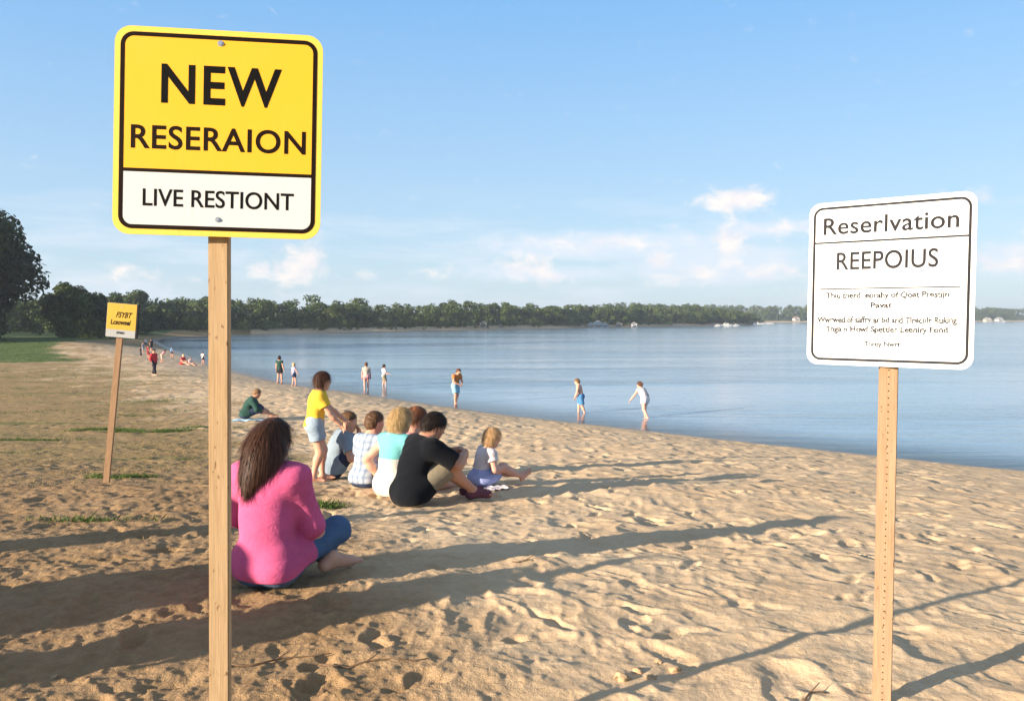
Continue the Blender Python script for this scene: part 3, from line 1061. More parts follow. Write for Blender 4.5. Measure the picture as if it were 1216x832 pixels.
text(panel, 'LIVE RESTIONT', (U(.142), U(.868), Vv(.862), Vv(.778)), yf - .0006, M_ink, .010)
bolt(panel, U(.502), Vv(.064), yf, .0062); bolt(panel, U(.502), Vv(.918), yf, .0058)

# --- the white sign at the right
W, H = .5855, .6221
root, po, F = make_sign('notice_sign', 'white Reserlvation REEPOIUS sign on a drilled wooden post', (1.3859, 3.12, 1.5824), (-40.11, -.74, .2),
                        unproj(1058, 300, 3.155), unproj(1047, 832, 3.155), .062, .040, R(-13), M_post_r, 0)
panel = MB(); panel.prism(rrect(W, H, .042), -.0015, .0015)
panel = place(panel.build('panel', M_signwhite2, None), root, F)
rring(W * .945, H * .945,   .036, .0092, yf - .0006, yf - .00005, panel, M_ink_grey)
U = lambda u: (u - .5) * W
Vv = lambda v: (.5 - v) * H
mb = MB(); mb.box((0, yf - .0004, Vv(.247)), (W * .935, .0006, .0070)); mb.build('divider', M_ink_grey, panel)
mb = MB(); mb.box((0, yf - .0004, Vv(.532)), (W * .84, .0006, .0044)); mb.build('divider', M_ink_grey, panel)
text(panel, 'Reserlvation', (U(.095), U(.905), Vv(.199), Vv(.095)), yf - .0003, M_ink_grey, .012, 1.03)
text(panel, 'REEPOIUS', (U(.185), U(.795), Vv(.418), Vv(.308)), yf - .0003, M_ink_grey, .012, 1.04)
for i, (tx, u0, u1, v0, v1) in enumerate([('Thiu tnerd  eorahy of Qoat Prestijn', .12, .86, .553, .600), ('Pavat', .405, .535, .615, .652),
                             ('Wwrwed.of saffry ar bd and Tlrecnlr Ruking.', .065, .915, .700, .752), ('Tnga n Howl Spettler Leeniry Fond.', .12, .87, .757, .808),
                             ('Tnrey Nwrt', .37, .59, .850, .888)]):
    text(panel, body=tx, box=(U(u0), U(u1), Vv(v1), Vv(v0)), y=yf - .0003, m=M_ink_pale, bold=.026, wob=.10, seed=90 + i)
bolt(panel, U(.48), Vv(.485), yf, .003); bolt(panel, U(.48), Vv(.925), yf, .003)
# drilled holes up the post face: dark discs stand for their shaded insides
L = po.dimensions.z
mb = MB()
for i in range(int(L / .026)):
    z = .1 + i * .026
    mb.tube([(-.003, -.0215, z), (-.003, -.0195, z)], .0024, 8)
ho = mb.build('drilled_holes', M_hole_dark, po); ho['kind'] = 'stuff'

# --- the small leaning sign in the background
W, H = .335, .385
root, po, F = make_sign('notice_sign', 'small faded yellow sign on a thin leaning post, left background', tuple(unproj(144.5, 380.5, 9.55)), (2, 0, 5.0),
                        unproj(145.2, 372, 9.60), unproj(126.8, 568, 9.60), .066, .045, R(8), M_post_b, 0)
panel = MB(); panel.prism(rrect(W, H, .01), -.004, .004)
panel = place(panel.build('panel', M_old_white, None), root, F)
yf = -.004
mb = MB(); mb.prism(rrect(W * .98, H * .77, .006, 4, 0, H * .11), yf - .002, yf + .001); mb.build('yellow_field', M_old_yellow, panel)
mb = MB(); mb.box((W * .5 + .006, .006, .0), (.02, .03, H * 1.0)); mb.build('edge_strip', M_ink_grey, panel)
U = lambda u: (u - .5) * W
Vv = lambda v: (.5 - v) * H
text(panel, 'FSYBT', (U(.30), U(.86), Vv(.42), Vv(.25)), yf - .002, M_ink, .03, 1, slant=.4)
text(panel, 'Lcsowsel', (U(.14), U(.82), Vv(.63), Vv(.48)), yf - .002, M_ink, .04, 1, slant=.2)
text(panel, 'evwo', (U(.36), U(.62), Vv(.90), Vv(.83)), yf - .002, M_ink_pale, .01)
bolt(panel, U(.5), Vv(.10), yf - .002, .006)

# ---------------------------------------------------------------- people: bodies grown as one smooth surface from a distance field
def _smin(a, b, k):
    h = np.maximum(k - np.abs(a - b), 0) / k
    return np.minimum(a, b) - h * h * k * .25


def rc(a, b, r1, r2, k=.03, cut=None, flat=None):
    return dict(t='rc', a=np.array(a, float), b=np.array(b, float), r=(r1, r2), k=k, cut=cut, flat=flat)


def ell(c, rad, M=None, k=.03, cut=None):
    return dict(t='el', c=np.array(c, float), rad=np.array(rad, float), M=np.eye(3) if M is None else np.array(M, float), k=k, cut=cut)


def field(prims, lo, hi, h, grow=0.0, sub=(), cuts=(), fold=None):
    n = np.ceil((hi - lo) / h).astype(int) + 1
    ax = [lo[i] + h * np.arange(n[i]) for i in range(3)]
    D = np.full(tuple(n), 0.3, np.float32)
    for p in list(prims) + [dict(q, neg=True) for q in sub]:
        g = grow if not p.get('neg') else 0
        if p['t'] == 'rc':
            rm = max(p['r']) + g; l_ = np.minimum(p['a'], p['b']) - rm; h_ = np.maximum(p['a'], p['b']) + rm
        else:
            rm = p['rad'].max() + g; l_ = p['c'] - rm; h_ = p['c'] + rm
        m = p['k'] + 3 * h
        i0 = np.clip(np.floor((l_ - m - lo) / h).astype(int), 0, n - 1); i1 = np.clip(np.ceil((h_ + m - lo) / h).astype(int) + 1, 0, n)
        if (i1 <= i0).any(): continue
        sl = tuple(slice(i0[j], i1[j]) for j in range(3))
        X = ax[0][sl[0]][:, None, None].astype(np.float32); Y = ax[1][sl[1]][None, :, None].astype(np.float32); Z = ax[2][sl[2]][None, None, :].astype(np.float32)
        if p['t'] == 'rc':
            a, b = p['a'], p['b']; e = b - a; L2 = max((e * e).sum(), 1e-9)
            t = np.clip(((X - a[0]) * e[0] + (Y - a[1]) * e[1] + (Z - a[2]) * e[2]) / L2, 0, 1)
            d = np.sqrt((X - a[0] - t * e[0]) ** 2 + (Y - a[1] - t * e[1]) ** 2 + (Z - a[2] - t * e[2]) ** 2) - (p['r'][0] + (p['r'][1] - p['r'][0]) * t) - g
        else:
            M = p['M']; c = p['c']; r = p['rad'] + g
            q = [(X - c[0]) * M[0, j] + (Y - c[1]) * M[1, j] + (Z - c[2]) * M[2, j] for j in range(3)]
            k0 = np.sqrt(sum((q[j] / r[j]) ** 2 for j in range(3))); k1 = np.sqrt(sum((q[j] / r[j] ** 2) ** 2 for j in range(3)))
            d = k0 * (k0 - 1) / np.maximum(k1, 1e-6)
        if p['cut']:
            for (cp, cn) in p['cut']:
                d = np.maximum(d, (X - cp[0]) * cn[0] + (Y - cp[1]) * cn[1] + (Z - cp[2]) * cn[2])
        if p.get('neg'):
            D[sl] = -_smin(-D[sl], d, p['k'])
        else:
            D[sl] = _smin(D[sl], d, p['k'])
    X = ax[0][:, None, None]; Y = ax[1][None, :, None]; Z = ax[2][None, None, :]
    if fold is not None:
        w = np.abs(D) < 4 * h
        I = np.nonzero(w)
        D[w] += fold(ax[0][I[0]], ax[1][I[1]], ax[2][I[2]]).astype(np.float32)
    for (cp, cn) in cuts:
        D = np.maximum(D, ((X - cp[0]) * cn[0] + (Y - cp[1]) * cn[1] + (Z - cp[2]) * cn[2]).astype(np.float32))
    return D


def bounds(prims, pad):
    lo = np.full(3, 1e9); hi = -lo
    for p in prims:
        if p['t'] == 'rc':
            r = max(p['r']); lo = np.minimum(lo, np.minimum(p['a'], p['b']) - r); hi = np.maximum(hi, np.maximum(p['a'], p['b']) + r)
        else:
            r = p['rad'].max(); lo = np.minimum(lo, p['c'] - r); hi = np.maximum(hi, p['c'] + r)
    return lo - pad, hi + pad


def nets(D, lo, h):
    """surface nets"""
    S = D < 0
    nx, ny, nz = D.shape
    cnt = np.zeros((nx - 1, ny - 1, nz - 1), np.int8)
    for a in (0, 1):
        for b in (0, 1):
            for c in (0, 1):
                cnt += S[a:nx - 1 + a, b:ny - 1 + b, c:nz - 1 + c]
    act = (cnt > 0) & (cnt < 8)
    I = np.array(np.nonzero(act)).T
    if not len(I): return np.zeros((0, 3)), np.zeros((0, 4), int)
    idx = np.full(act.shape, -1, np.int64); idx[act] = np.arange(len(I))
    corners = [(a, b, c) for a in (0, 1) for b in (0, 1) for c in (0, 1)]
    val = {c: D[I[:, 0] + c[0], I[:, 1] + c[1], I[:, 2] + c[2]] for c in corners}
    acc = np.zeros((len(I), 3)); num = np.zeros(len(I))
    for c in corners:
        for k in range(3):
            if c[k] == 0:
                e = list(c); e[k] = 1; e = tuple(e)
                v0, v1 = val[c], val[e]
                m = (v0 < 0) != (v1 < 0)
                t = np.where(m, v0 / np.where(m, v0 - v1, 1), 0)
                pt = np.tile(np.array(c, float), (len(I), 1)); pt[:, k] = t
                acc += pt * m[:, None]; num += m
    V = lo + (I + acc / num[:, None]) * h
    F = []
    for k in range(3):
        u, w = [(1, 2), (2, 0), (0, 1)][k]
        s0 = [slice(None)] * 3; s1 = [slice(None)] * 3; s0[k] = slice(0, -1); s1[k] = slice(1, None)
        a, b = S[tuple(s0)], S[tuple(s1)]
        E = np.array(np.nonzero(a != b)).T
        dims = np.array(D.shape)
        ok = (E[:, u] > 0) & (E[:, w] > 0) & (E[:, u] < dims[u] - 1) & (E[:, w] < dims[w] - 1)
        E = E[ok]
        ins = a[E[:, 0], E[:, 1], E[:, 2]]
        def g(du, dw):
            q = E.copy(); q[:, u] -= du; q[:, w] -= dw
            return idx[q[:, 0], q[:, 1], q[:, 2]]
        quad = np.stack([g(1, 1), g(0, 1), g(0, 0), g(1, 0)], 1)
        quad[~ins] = quad[~ins][:, ::-1]
        F.append(quad)
    return V, np.concatenate(F)


def grow(prims, h, pad=None, **kw):
    g = kw.get('grow', 0)
    lo, hi = bounds(prims, (pad or 0) + g + 3 * h)
    return nets(field(prims, lo, hi, h, **kw), lo, h)


def U_(v):
    v = np.array(v, float); return v / np.linalg.norm(v)


def ik(a, t, l1, l2, pole):
    a = np.array(a, float); t = np.array(t, float); d = t - a; L = np.linalg.norm(d)
    if L > (l1 + l2) * .995: d = d / L * (l1 + l2) * .995; L = np.linalg.norm(d); t = a + d
    x = (l1 * l1 - l2 * l2 + L * L) / (2 * L); h = math.sqrt(max(l1 * l1 - x * x, 0))
    u = d / L; p = np.array(pole, float); p = p - u * p.dot(u); p = U_(p)
    return a + u * x + p * h, t


def rotm(axis, ang):
    return np.array(Matrix.Rotation(ang, 3, Vector(axis)))


def hand_prims(w, d, palm, thumb, s, curl=.5):
    """w wrist, d pointing direction, palm normal (towards the palm side), thumb side; s = hand length"""
    d = U_(d); palm = np.array(palm, float); palm = U_(palm - d * palm.dot(d)); side = np.cross(d, palm)
    if side.dot(thumb) < 0: side = -side                      # side points to the thumb
    out = []
    kn = []
    for i, o in enumerate((.17, .06, -.055, -.16)):
        k = w + d * s * (.47 - .02 * abs(i - 1)) + side * s * o
        out.append(rc(w + side * s * o * .5 + d * s * .06, k, s * .075, s * .062, s * .08))
        kn.append(k)
    Ls = (.40, .45, .42, .33)
    for i, k in enumerate(kn):
        a = curl * (.75 + .12 * i); p = k; dd = d + side * (.10 - .07 * i); dd = U_(dd)
        for j, (f, r) in enumerate(((.45, .052), (.32, .046), (.25, .040))):
            dd = U_(dd * math.cos(a) + palm * math.sin(a))
            q = p + dd * s * Ls[i] * f
            out.append(rc(p, q, s * r, s * (r - .004), s * .015)); p = q
            a = curl
    t0 = w + d * s * .10 + side * s * .13
    t1 = t0 + U_(d * .75 + side * .62 + palm * .25) * s * .22
    t2 = t1 + U_(d * .9 + side * .25 + palm * .35) * s * .17
    t3 = t2 + U_(d * .9 + side * .05 + palm * .4) * s * .13
    out += [rc(t0, t1, s * .085, s * .062, s * .05), rc(t1, t2, s * .058, s * .052, s * .015), rc(t2, t3, s * .052, s * .042, s * .01)]
    return out


def skin_mat(name, col):
    m, nt, b = mat(name)
    c = nt.coord()
    n = nt.noise(c, 14, 4, .6)
    nt.l.new(nt.mix(nt.ramp(n, .3, .7, 0, .45), col, (col[0] * .95, col[1] * .72, col[2] * .66)), b.inputs['Base Color'])
    b.inputs['Roughness'].default_value = .55
    b.inputs['Specular IOR Level'].default_value = .3
    b.inputs['Subsurface Weight'].default_value = .12
    b.inputs['Subsurface Radius'].default_value = (.02, .008, .005)
    b.inputs['Subsurface Scale'].default_value = .6
    nt.l.new(nt.bump(nt.noise(c, 160, 3), .15, .004), b.inputs['Normal'])
    return m


def cloth_mat(name, col, rough=.9, weave=500, var=.14):
    m, nt, b = mat(name)
    c = nt.coord()
    n = nt.noise(c, 7, 5, .6); w = nt.noise(c, weave, 2, .6)
    k = nt.math('MULTIPLY', nt.ramp(n, .25, .75, 1 - var, 1 + var * .6), nt.ramp(w, .3, .7, .88, 1.06))
    sc = nt.node('ShaderNodeVectorMath', operation='SCALE'); sc.inputs[0].default_value = col; nt.l.new(k, sc.inputs['Scale'])
    nt.l.new(sc.outputs[0], b.inputs['Base Color'])
    b.inputs['Roughness'].default_value = rough; b.inputs['Specular IOR Level'].default_value = .06
    b.inputs['Sheen Weight'].default_value = .04; b.inputs['Sheen Roughness'].default_value = .6
    h = nt.math('ADD', nt.math('MULTIPLY', nt.noise(nt.scale(c, (1, 1, 1.8)), 16, 3, .5, 1.2), 1.0), nt.math('MULTIPLY', w, .08))
    nt.l.new(nt.bump(h, .30, .018), b.inputs['Normal'])
    return m


def hair_mat(name, col, hi):
    m, nt, b = mat(name)
    geo = nt.node('ShaderNodeNewGeometry')
    c = nt.coord()
    n = nt.noise(c, 22, 4, .6)
    f = nt.math('ADD', nt.math('MULTIPLY', geo.outputs['Random Per Island'], .6), nt.math('MULTIPLY', n, .4))
    nt.l.new(nt.mix(nt.ramp(f, .2, .8), col, hi), b.inputs['Base Color'])
    b.inputs['Roughness'].default_value = .5; b.inputs['Specular IOR Level'].default_value = .22
    return m


def plaid_mat():
    m, nt, b = mat('plaid_cotton')
    c = nt.coord(); sep = nt.node('ShaderNodeSeparateXYZ'); nt.l.new(c, sep.inputs[0])
    def bars(s, f, w):
        x = nt.math('FRACT', nt.math('MULTIPLY', s, f))
        return nt.ramp(nt.math('ABSOLUTE', nt.math('SUBTRACT', x, .5)), w, w + .05, 1, 0)
    xx = nt.math('ADD', sep.outputs[0], nt.math('MULTIPLY', nt.noise(c, 7, 2), .02))
    a = bars(xx, 14, .13); a2 = bars(sep.outputs[2], 14, .13); t = bars(xx, 28, .04); t2 = bars(sep.outputs[2], 28, .04)
    col = nt.mix(nt.math('MULTIPLY', a, .55), (0.42, 0.46, 0.51), (0.07, 0.12, 0.22))
    col = nt.mix(nt.math('MULTIPLY', a2, .5), col, (0.12, 0.18, 0.29))
    col = nt.mix(nt.math('MULTIPLY', nt.math('MAXIMUM', t, t2), .35), col, (0.05, 0.08, 0.16))
    nt.l.new(col, b.inputs['Base Color']); b.inputs['Roughness'].default_value = .9; b.inputs['Specular IOR Level'].default_value = .1
    nt.l.new(nt.bump(nt.noise(c, 16, 3, .5, 1), .4, .015), b.inputs['Normal'])
    return m


def block_mat(name, z, lo, hi):
    m, nt, b = mat(name)
    c = nt.coord(); sep = nt.node('ShaderNodeSeparateXYZ'); nt.l.new(c, sep.inputs[0])
    nt.l.new(nt.mix(nt.ramp(sep.outputs[2], z - .006, z + .006), lo, hi), b.inputs['Base Color'])
    b.inputs['Roughness'].default_value = .9; b.inputs['Specular IOR Level'].default_value = .1
    nt.l.new(nt.bump(nt.noise(c, 16, 3, .5, 1), .4, .015), b.inputs['Normal'])
    return m


SKIN = skin_mat('skin_light', (0.62, 0.34, 0.23))
SKIN2 = skin_mat('skin_tan', (0.50, 0.26, 0.165))
SKIN3 = skin_mat('skin_pink', (0.66, 0.37, 0.27))
EYE = pmat('eye_dark', (.02, .015, .012), .2, .5)
LIP = pmat('lips', (.42, .15, .12), .5, .3)
H_DARK = hair_mat('hair_dark_brown', (0.028, 0.013, 0.008), (0.11, 0.048, 0.026))
H_BLACK = hair_mat('hair_black', (0.012, 0.008, 0.006), (0.035, 0.02, 0.014))
H_BROWN = hair_mat('hair_brown', (0.10, 0.05, 0.025), (0.21, 0.115, 0.055))
H_AUB = hair_mat('hair_auburn', (0.11, 0.038, 0.018), (0.26, 0.10, 0.045))
H_BLOND = hair_mat('hair_blond', (0.36, 0.22, 0.095), (0.62, 0.44, 0.21))
H_FAIR = hair_mat('hair_fair', (0.44, 0.25, 0.11), (0.74, 0.48, 0.24))
C = {}
for k_, v_ in dict(pink=(.60, .105, .235), yellow=(.78, .50, .05), grey=(.24, .30, .36), navy=(.030, .042, .085), denim=(.075, .135, .24), paledenim=(.30, .38, .46),
                   black=(.006, .007, .010), khaki=(.24, .20, .135), white=(.72, .64, .63), lilac=(.36, .40, .66), green=(.030, .075, .062), red=(.55, .045, .055),
                   darkred=(.25, .03, .04), blue=(.08, .22, .42), skyblue=(.28, .52, .68), dark=(.03, .03, .04), teal=(.24, .62, .64), sand=(.55, .47, .38),
                   purple=(.15, .055, .075), orange=(.60, .20, .06), tee=(.62, .60, .58), rose=(.70, .30, .34)).items():
    C[k_] = cloth_mat(k_ + '_cloth', v_)
C['plaid'] = plaid_mat()


def strands(V, F, rs_, n, L, w, flow, lift=.2, curl=.3, seg=4):
    """small ribbons of hair lying on a surface and running along `flow`"""
    tri = V[F[:, :3]]
    nrm = np.cross(tri[:, 1] - tri[:, 0], tri[:, 2] - tri[:, 0]); A = np.linalg.norm(nrm, axis=1) + 1e-12
    k = rs_.choice(len(F), n, p=A / A.sum())
    P = tri[k].mean(1); N = nrm[k] / A[k][:, None]
    fl = flow(P); T = fl - N * (fl * N).sum(1)[:, None]
    T = T + rs_.normal(0, curl * .3, T.shape); T = T / (np.linalg.norm(T, axis=1)[:, None] + 1e-9)
    S = np.cross(N, T)
    L = L * rs_.uniform(.5, 1.2, n)[:, None]; w = w * rs_.uniform(.6, 1.3, n)[:, None]
    vs = []
    cen = V.mean(0)
    Nl = N.copy(); p = P + N * .001
    for i in range(seg + 1):
        t = i / seg
        ww = w * (1 - .85 * t)
        vs.append(p - S * ww); vs.append(p + S * ww)
        dirn = T * 1 + Nl * (lift * (.6 - t))
        p = p + dirn * L / seg
        T = T + (fl * .15)
        T = T / np.linalg.norm(T, axis=1)[:, None]
    VV = np.stack(vs, 1)                                          # n, 2(seg+1), 3
    m = VV.shape[1]
    fs = []
    base = np.arange(n)[:, None] * m
    for i in range(seg):
        fs.append(np.stack([base[:, 0] + 2 * i, base[:, 0] + 2 * i + 1, base[:, 0] + 2 * i + 3, base[:, 0] + 2 * i + 2], 1))
    return VV.reshape(-1, 3), np.concatenate(fs)


def person(name, label, pos, face, H, group=None, skin=SKIN, h=.009, sit=True, lean=0, side=0, slouch=0, twist=0, head=(0, 0, 0), hs=.13, build=1.0,
           armR=((.12, .25, .2), (.5, -.5, -.6)), armL=((-.12, .25, .2), (-.5, -.5, -.6)), legR=((.12, .35, .03), (.1, 0, 1)), legL=((-.12, .35, .03), (-.1, 0, 1)),
           toeR=None, toeL=None, wear=(), hair='short', hairm=H_BROWN, nstr=0, hands=True, facef=True, pz=None, palmR=(0, 0, -1), palmL=(0, 0, -1), hdR=None, hdL=None,
           curl=.5, extra=None, sink=0.0, girth=1.0, shoe=None, seed=0):
    """face = heading on the map; everything else in body heights, x to the person's right, y forward"""
    rs_ = np.random.default_rng(seed + 100)
    Rg, Fw, Up = np.array([1., 0, 0]), np.array([0, 1., 0]), np.array([0, 0, 1.])
    pel = np.array([0, 0, (.055 if sit else .515) if pz is None else pz])
    M1 = rotm((0, 1, 0), R(side)) @ rotm((1, 0, 0), R(-lean))
    M2 = rotm((0, 0, 1), R(-twist)) @ M1 @ rotm((1, 0, 0), R(-slouch))
    M1 = rotm((0, 0, 1), R(-twist * .4)) @ M1
    u1, u2 = M1 @ Up, M2 @ Up; r2, f2 = M2 @ Rg, M2 @ Fw
    waist = pel + u1 * .10; chest = waist + (u1 + u2) * .5 * .10; neck = chest + u2 * .095
    bw = build
    shc = neck - u2 * .022
    shR, shL = shc + r2 * .098 * bw, shc - r2 * .098 * bw
    Mh = rotm((0, 0, 1), R(-head[0] - twist)) @ rotm((1, 0, 0), R(-head[1])) @ rotm((0, 1, 0), R(head[2]))
    uh, fh, rh = Mh @ Up, Mh @ Fw, Mh @ Rg
    hc = neck + (u2 * .55 + uh * .45) * .035 + uh * hs * .50 + fh * hs * .10
    la, lf, lt, ls = .172, .145, .245, .235
    elR, wrR = ik(shR, armR[0], la, lf, armR[1]); elL, wrL = ik(shL, armL[0], la, lf, armL[1])
    hipR, hipL = pel + np.array([.052, 0, 0]), pel + np.array([-.052, 0, 0])
    knR, anR = ik(hipR, legR[0], lt, ls, legR[1]); knL, anL = ik(hipL, legL[0], lt, ls, legL[1])
    P = {}
    b = bw
    P['pelvis'] = [ell(pel + u1 * .01, (.088 * b, .062 * b, .062), M1, .05), ell(pel + np.array([.04, -.012, -.008]), (.052 * b, .055 * b, .050), None, .04),
                   ell(pel + np.array([-.04, -.012, -.008]), (.052 * b, .055 * b, .050), None, .04)]
    P['torso'] = [ell(waist, (.076 * b * girth, .055 * b * girth, .085), M1, .06), ell(chest + u2 * .005, (.086 * b, .060 * b, .085), M2, .06),
                  ell(neck - u2 * .045, (.092 * b, .050 * b, .045), M2, .05), rc(shL, shR, .036, .036, .04)]
    P['trap'] = [rc(neck + u2 * .01 - f2 * .01, shR - r2 * .03, .026, .026, .04), rc(neck + u2 * .01 - f2 * .01, shL + r2 * .03, .026, .026, .04)]
    P['neck'] = [rc(neck - u2 * .02, hc - uh * hs * .25 - fh * hs * .10, .030 * (hs / .13) ** .5, .030 * (hs / .13) ** .7, .03)]
    for s_, sh, el_, wr, hip, kn, an in (('R', shR, elR, wrR, hipR, knR, anR), ('L', shL, elL, wrL, hipL, knL, anL)):
        P['arm' + s_] = [rc(sh, el_, .033 * b, .024 * b, .03)]
        P['fore' + s_] = [rc(el_, el_ + (wr - el_) * .35, .023 * b, .025 * b, .02), rc(el_ + (wr - el_) * .3, wr, .025 * b, .0155 * b, .02)]
        P['thigh' + s_] = [rc(hip, kn, .054 * b, .034 * b, .05)]
        m_ = kn + (an - kn) * .3
        bk = U_(np.cross(np.cross(an - kn, kn - hip), an - kn)) if np.linalg.norm(np.cross(an - kn, kn - hip)) > 1e-4 else np.array([0, -1, 0])
        P['shin' + s_] = [rc(kn, m_ - bk * .004, .033 * b, .030 * b, .03), rc(m_ - bk * .008, an, .030 * b, .019 * b, .03)]
        toe = (toeR if s_ == 'R' else toeL)
        td = U_(toe) if toe is not None else U_((an - hip) * np.array([1, 1, 0]) + 1e-6)
        up_ = U_(np.cross(np.cross(td, Up), td)) if abs(td[2]) < .9 else -Fw
        heel = an - td * .025 - up_ * .022; ball = an + td * .085 - up_ * .026
        P['foot' + s_] = [rc(an, heel, .020, .019, .02), rc(an, ball, .020, .014, .02), rc(heel, ball, .017, .015, .02)]
        sd = np.cross(td, up_)
        if h < .012:
            for q in range(5):
                o = (q - 2) * .0105 * (1 if s_ == 'R' else -1)
                P['foot' + s_].append(rc(ball + sd * o * .8, ball + sd * o + td * (.030 - .004 * abs(q - (1 if True else 3))), .0075, .0065 if q else .0085, .006))
    k = hs
    T = lambda v: hc + Mh @ (np.array(v) * k)
    P['head'] = [ell(T((0, -.06, .10)), np.array((.335, .405, .375)) * k, Mh, .04), ell(T((0, .08, -.16)), np.array((.245, .27, .30)) * k, Mh, .05),
                 rc(T((-.04, .25, -.38)), T((.04, .25, -.38)), .085 * k, .085 * k, .03)]
    if facef:
        P['head'] += [rc(T((0, .34, .07)), T((0, .425, -.09)), .035 * k, .055 * k, .02 * k / .13 * .13 + .004), rc(T((-.13, .315, .115)), T((.13, .315, .115)), .05 * k, .05 * k, .01),
                      rc(T((-.07, .33, -.215)), T((.07, .33, -.215)), .034 * k, .034 * k, .006), rc(T((-.05, .325, -.27)), T((.05, .325, -.27)), .034 * k, .034 * k, .006),
                      ell(T((.17, .25, -.1)), np.array((.09, .09, .1)) * k, Mh, .02), ell(T((-.17, .25, -.1)), np.array((.09, .09, .1)) * k, Mh, .02)]
    P['head'] += [ell(T((.335, -.04, -.04)), np.array((.05, .095, .15)) * k, Mh, .006), ell(T((-.335, -.04, -.04)), np.array((.05, .095, .15)) * k, Mh, .006)]
    # into metres
    def sc(p, s=H):
        q = dict(p)
        if q['t'] == 'rc': q['a'] = q['a'] * s; q['b'] = q['b'] * s; q['r'] = (q['r'][0] * s, q['r'][1] * s)
        else: q['c'] = q['c'] * s; q['rad'] = q['rad'] * s
        q['k'] = q['k'] * s
        if q['cut']: q['cut'] = [(np.array(cp) * s, np.array(cn)) for cp, cn in q['cut']]
        return q
    order = ['pelvis', 'torso', 'trap', 'neck', 'head', 'armR', 'armL', 'foreR', 'foreL', 'thighR', 'thighL', 'shinR', 'shinL', 'footR', 'footL']
    allp = [sc(p) for g_ in order for p in P[g_]]
    V, F = grow(allp, h)
    if hands:
        for wr, el_, pn, th, hd in ((wrR, elR, palmR, -Rg if True else Rg, hdR), (wrL, elL, palmL, Rg, hdL)):
            d_ = U_(wr - el_) if hd is None else U_(hd)
            hp = [sc(p) for p in hand_prims(wr - d_ * .004, d_, np.array(pn, float) + 1e-3, np.array(th, float) + np.array([0, .3, .4]), .105, curl)]
            V2, F2 = grow(hp, min(h * .45, .0055) if h < .012 else .008)
            F = np.concatenate([F, F2 + len(V)]); V = np.concatenate([V, V2])
    fx, fy = U_((face[0], face[1]))
    rz = math.atan2(-fx, fy)
    # the body must not sink under the ground: lift the lowest point onto it
    low = -V[:, 2].min()
    o = mesh_obj(name, V, F, skin, None, True)
    o.location = (pos[0], pos[1], pos[2] + (0 if pz is not None else low) - sink); o.rotation_euler = (0, 0, rz)
    tag(o, label, 'person', group)
    def child(nm, Vc, Fc, m, smooth=True):
        return mesh_obj(nm, Vc, Fc, m, o, smooth)
    def fold_fn(amp, f, sd, hz=False):
        def fn(x, y, z):
            if hz:
                q = vn3(x * 4.5, y * 4.5, z * 13 + x * 7, sd); w_ = 1 - np.abs(vn3(x * 3.2, y * 3.2, z * 9 - x * 6, sd + 2)) * 4
                return amp * (.55 * np.maximum(w_, -.2) + .8 * q)
            q = vn3(x * f, y * f, z * f * 1.6 + x * f * .5, sd)
            return amp * (np.abs(q) * 2 - .5) + amp * .5 * vn3(x * f * 2.3, y * f * 2.3, z * f * 3, sd + 1)
        return fn
    def along_cut(a, bb, f):
        p_ = a + (bb - a) * f; return [(p_, U_(bb - a))]
    for it in wear:
        kind, m = it[0], it[1]; opt = it[2] if len(it) > 2 else {}
        t = opt.get('t', .0045 if kind == 'pants' else .0105); am = opt.get('fold', .006) * min(1, H / 1.3)
        pr = []
        cuts = []
        if kind == 'top':
            sl = opt.get('sleeve', .55); hem = opt.get('hem', -.02); nk = opt.get('neck', .0)
            body = [dict(p) for p in P['torso'] + (P['pelvis'] if hem < .05 else []) + P['trap']]
            for p in body:
                if p['t'] == 'el' : p['rad'] = p['rad'] * np.array([1, 1.03, 1])
            pc = pel + u1 * hem; nc = neck + u2 * (.006 + nk) 
            if hem < 0 and sit:
                for hp_, kn_ in ((hipR, knR), (hipL, knL)):
                    q_ = rc(hp_, hp_ + (kn_ - hp_) * .30, (.061 if b > 1.1 else .057) * b, .054 * b, .04); body.append(q_)
            cutl = [(pc, U_(-u1 + (Fw * .22 if sit else 0))), (nc, U_(u2 - f2 * .15))]
            for p in body: p['cut'] = cutl
            pr += body
            for s_, sh, el_, wr in (('R', shR, elR, wrR), ('L', shL, elL, wrL)):
                loose = opt.get('loose', .004)
                if sl <= 0: continue
                if sl <= 1:
                    pr.append(rc(sh, el_, .034 * b, (.026 + loose) * b, .03, along_cut(sh, el_, sl)))
                else:
                    pr.append(rc(sh, el_, .034 * b, .027 * b, .03)); pr.append(rc(el_, wr, .027 * b, (.018 + loose) * b, .02, along_cut(el_, wr, sl - 1)))
        elif kind in ('pants', 'skirt'):
            lg = opt.get('leg', .75); wst = opt.get('waist', .02 if sit else .05)
            body = [dict(p) for p in P['pelvis'] + P['torso'][:1]]
            for p in body: p['cut'] = [(pel + u1 * wst, u1)]
            pr += body
            loose = opt.get('loose', .004)
            for s_, hip, kn, an in (('R', hipR, knR, anR), ('L', hipL, knL, anL)):
                if lg <= 1: pr.append(rc(hip, kn, .056 * b, (.036 + loose * 2) * b, .05, along_cut(hip, kn, lg)))
                else:
                    pr.append(rc(hip, kn, .056 * b, (.037 + loose) * b, .05)); pr.append(rc(kn, an, (.037 + loose) * b, (.022 + loose * 1.5) * b, .03, along_cut(kn, an, lg - 1)))
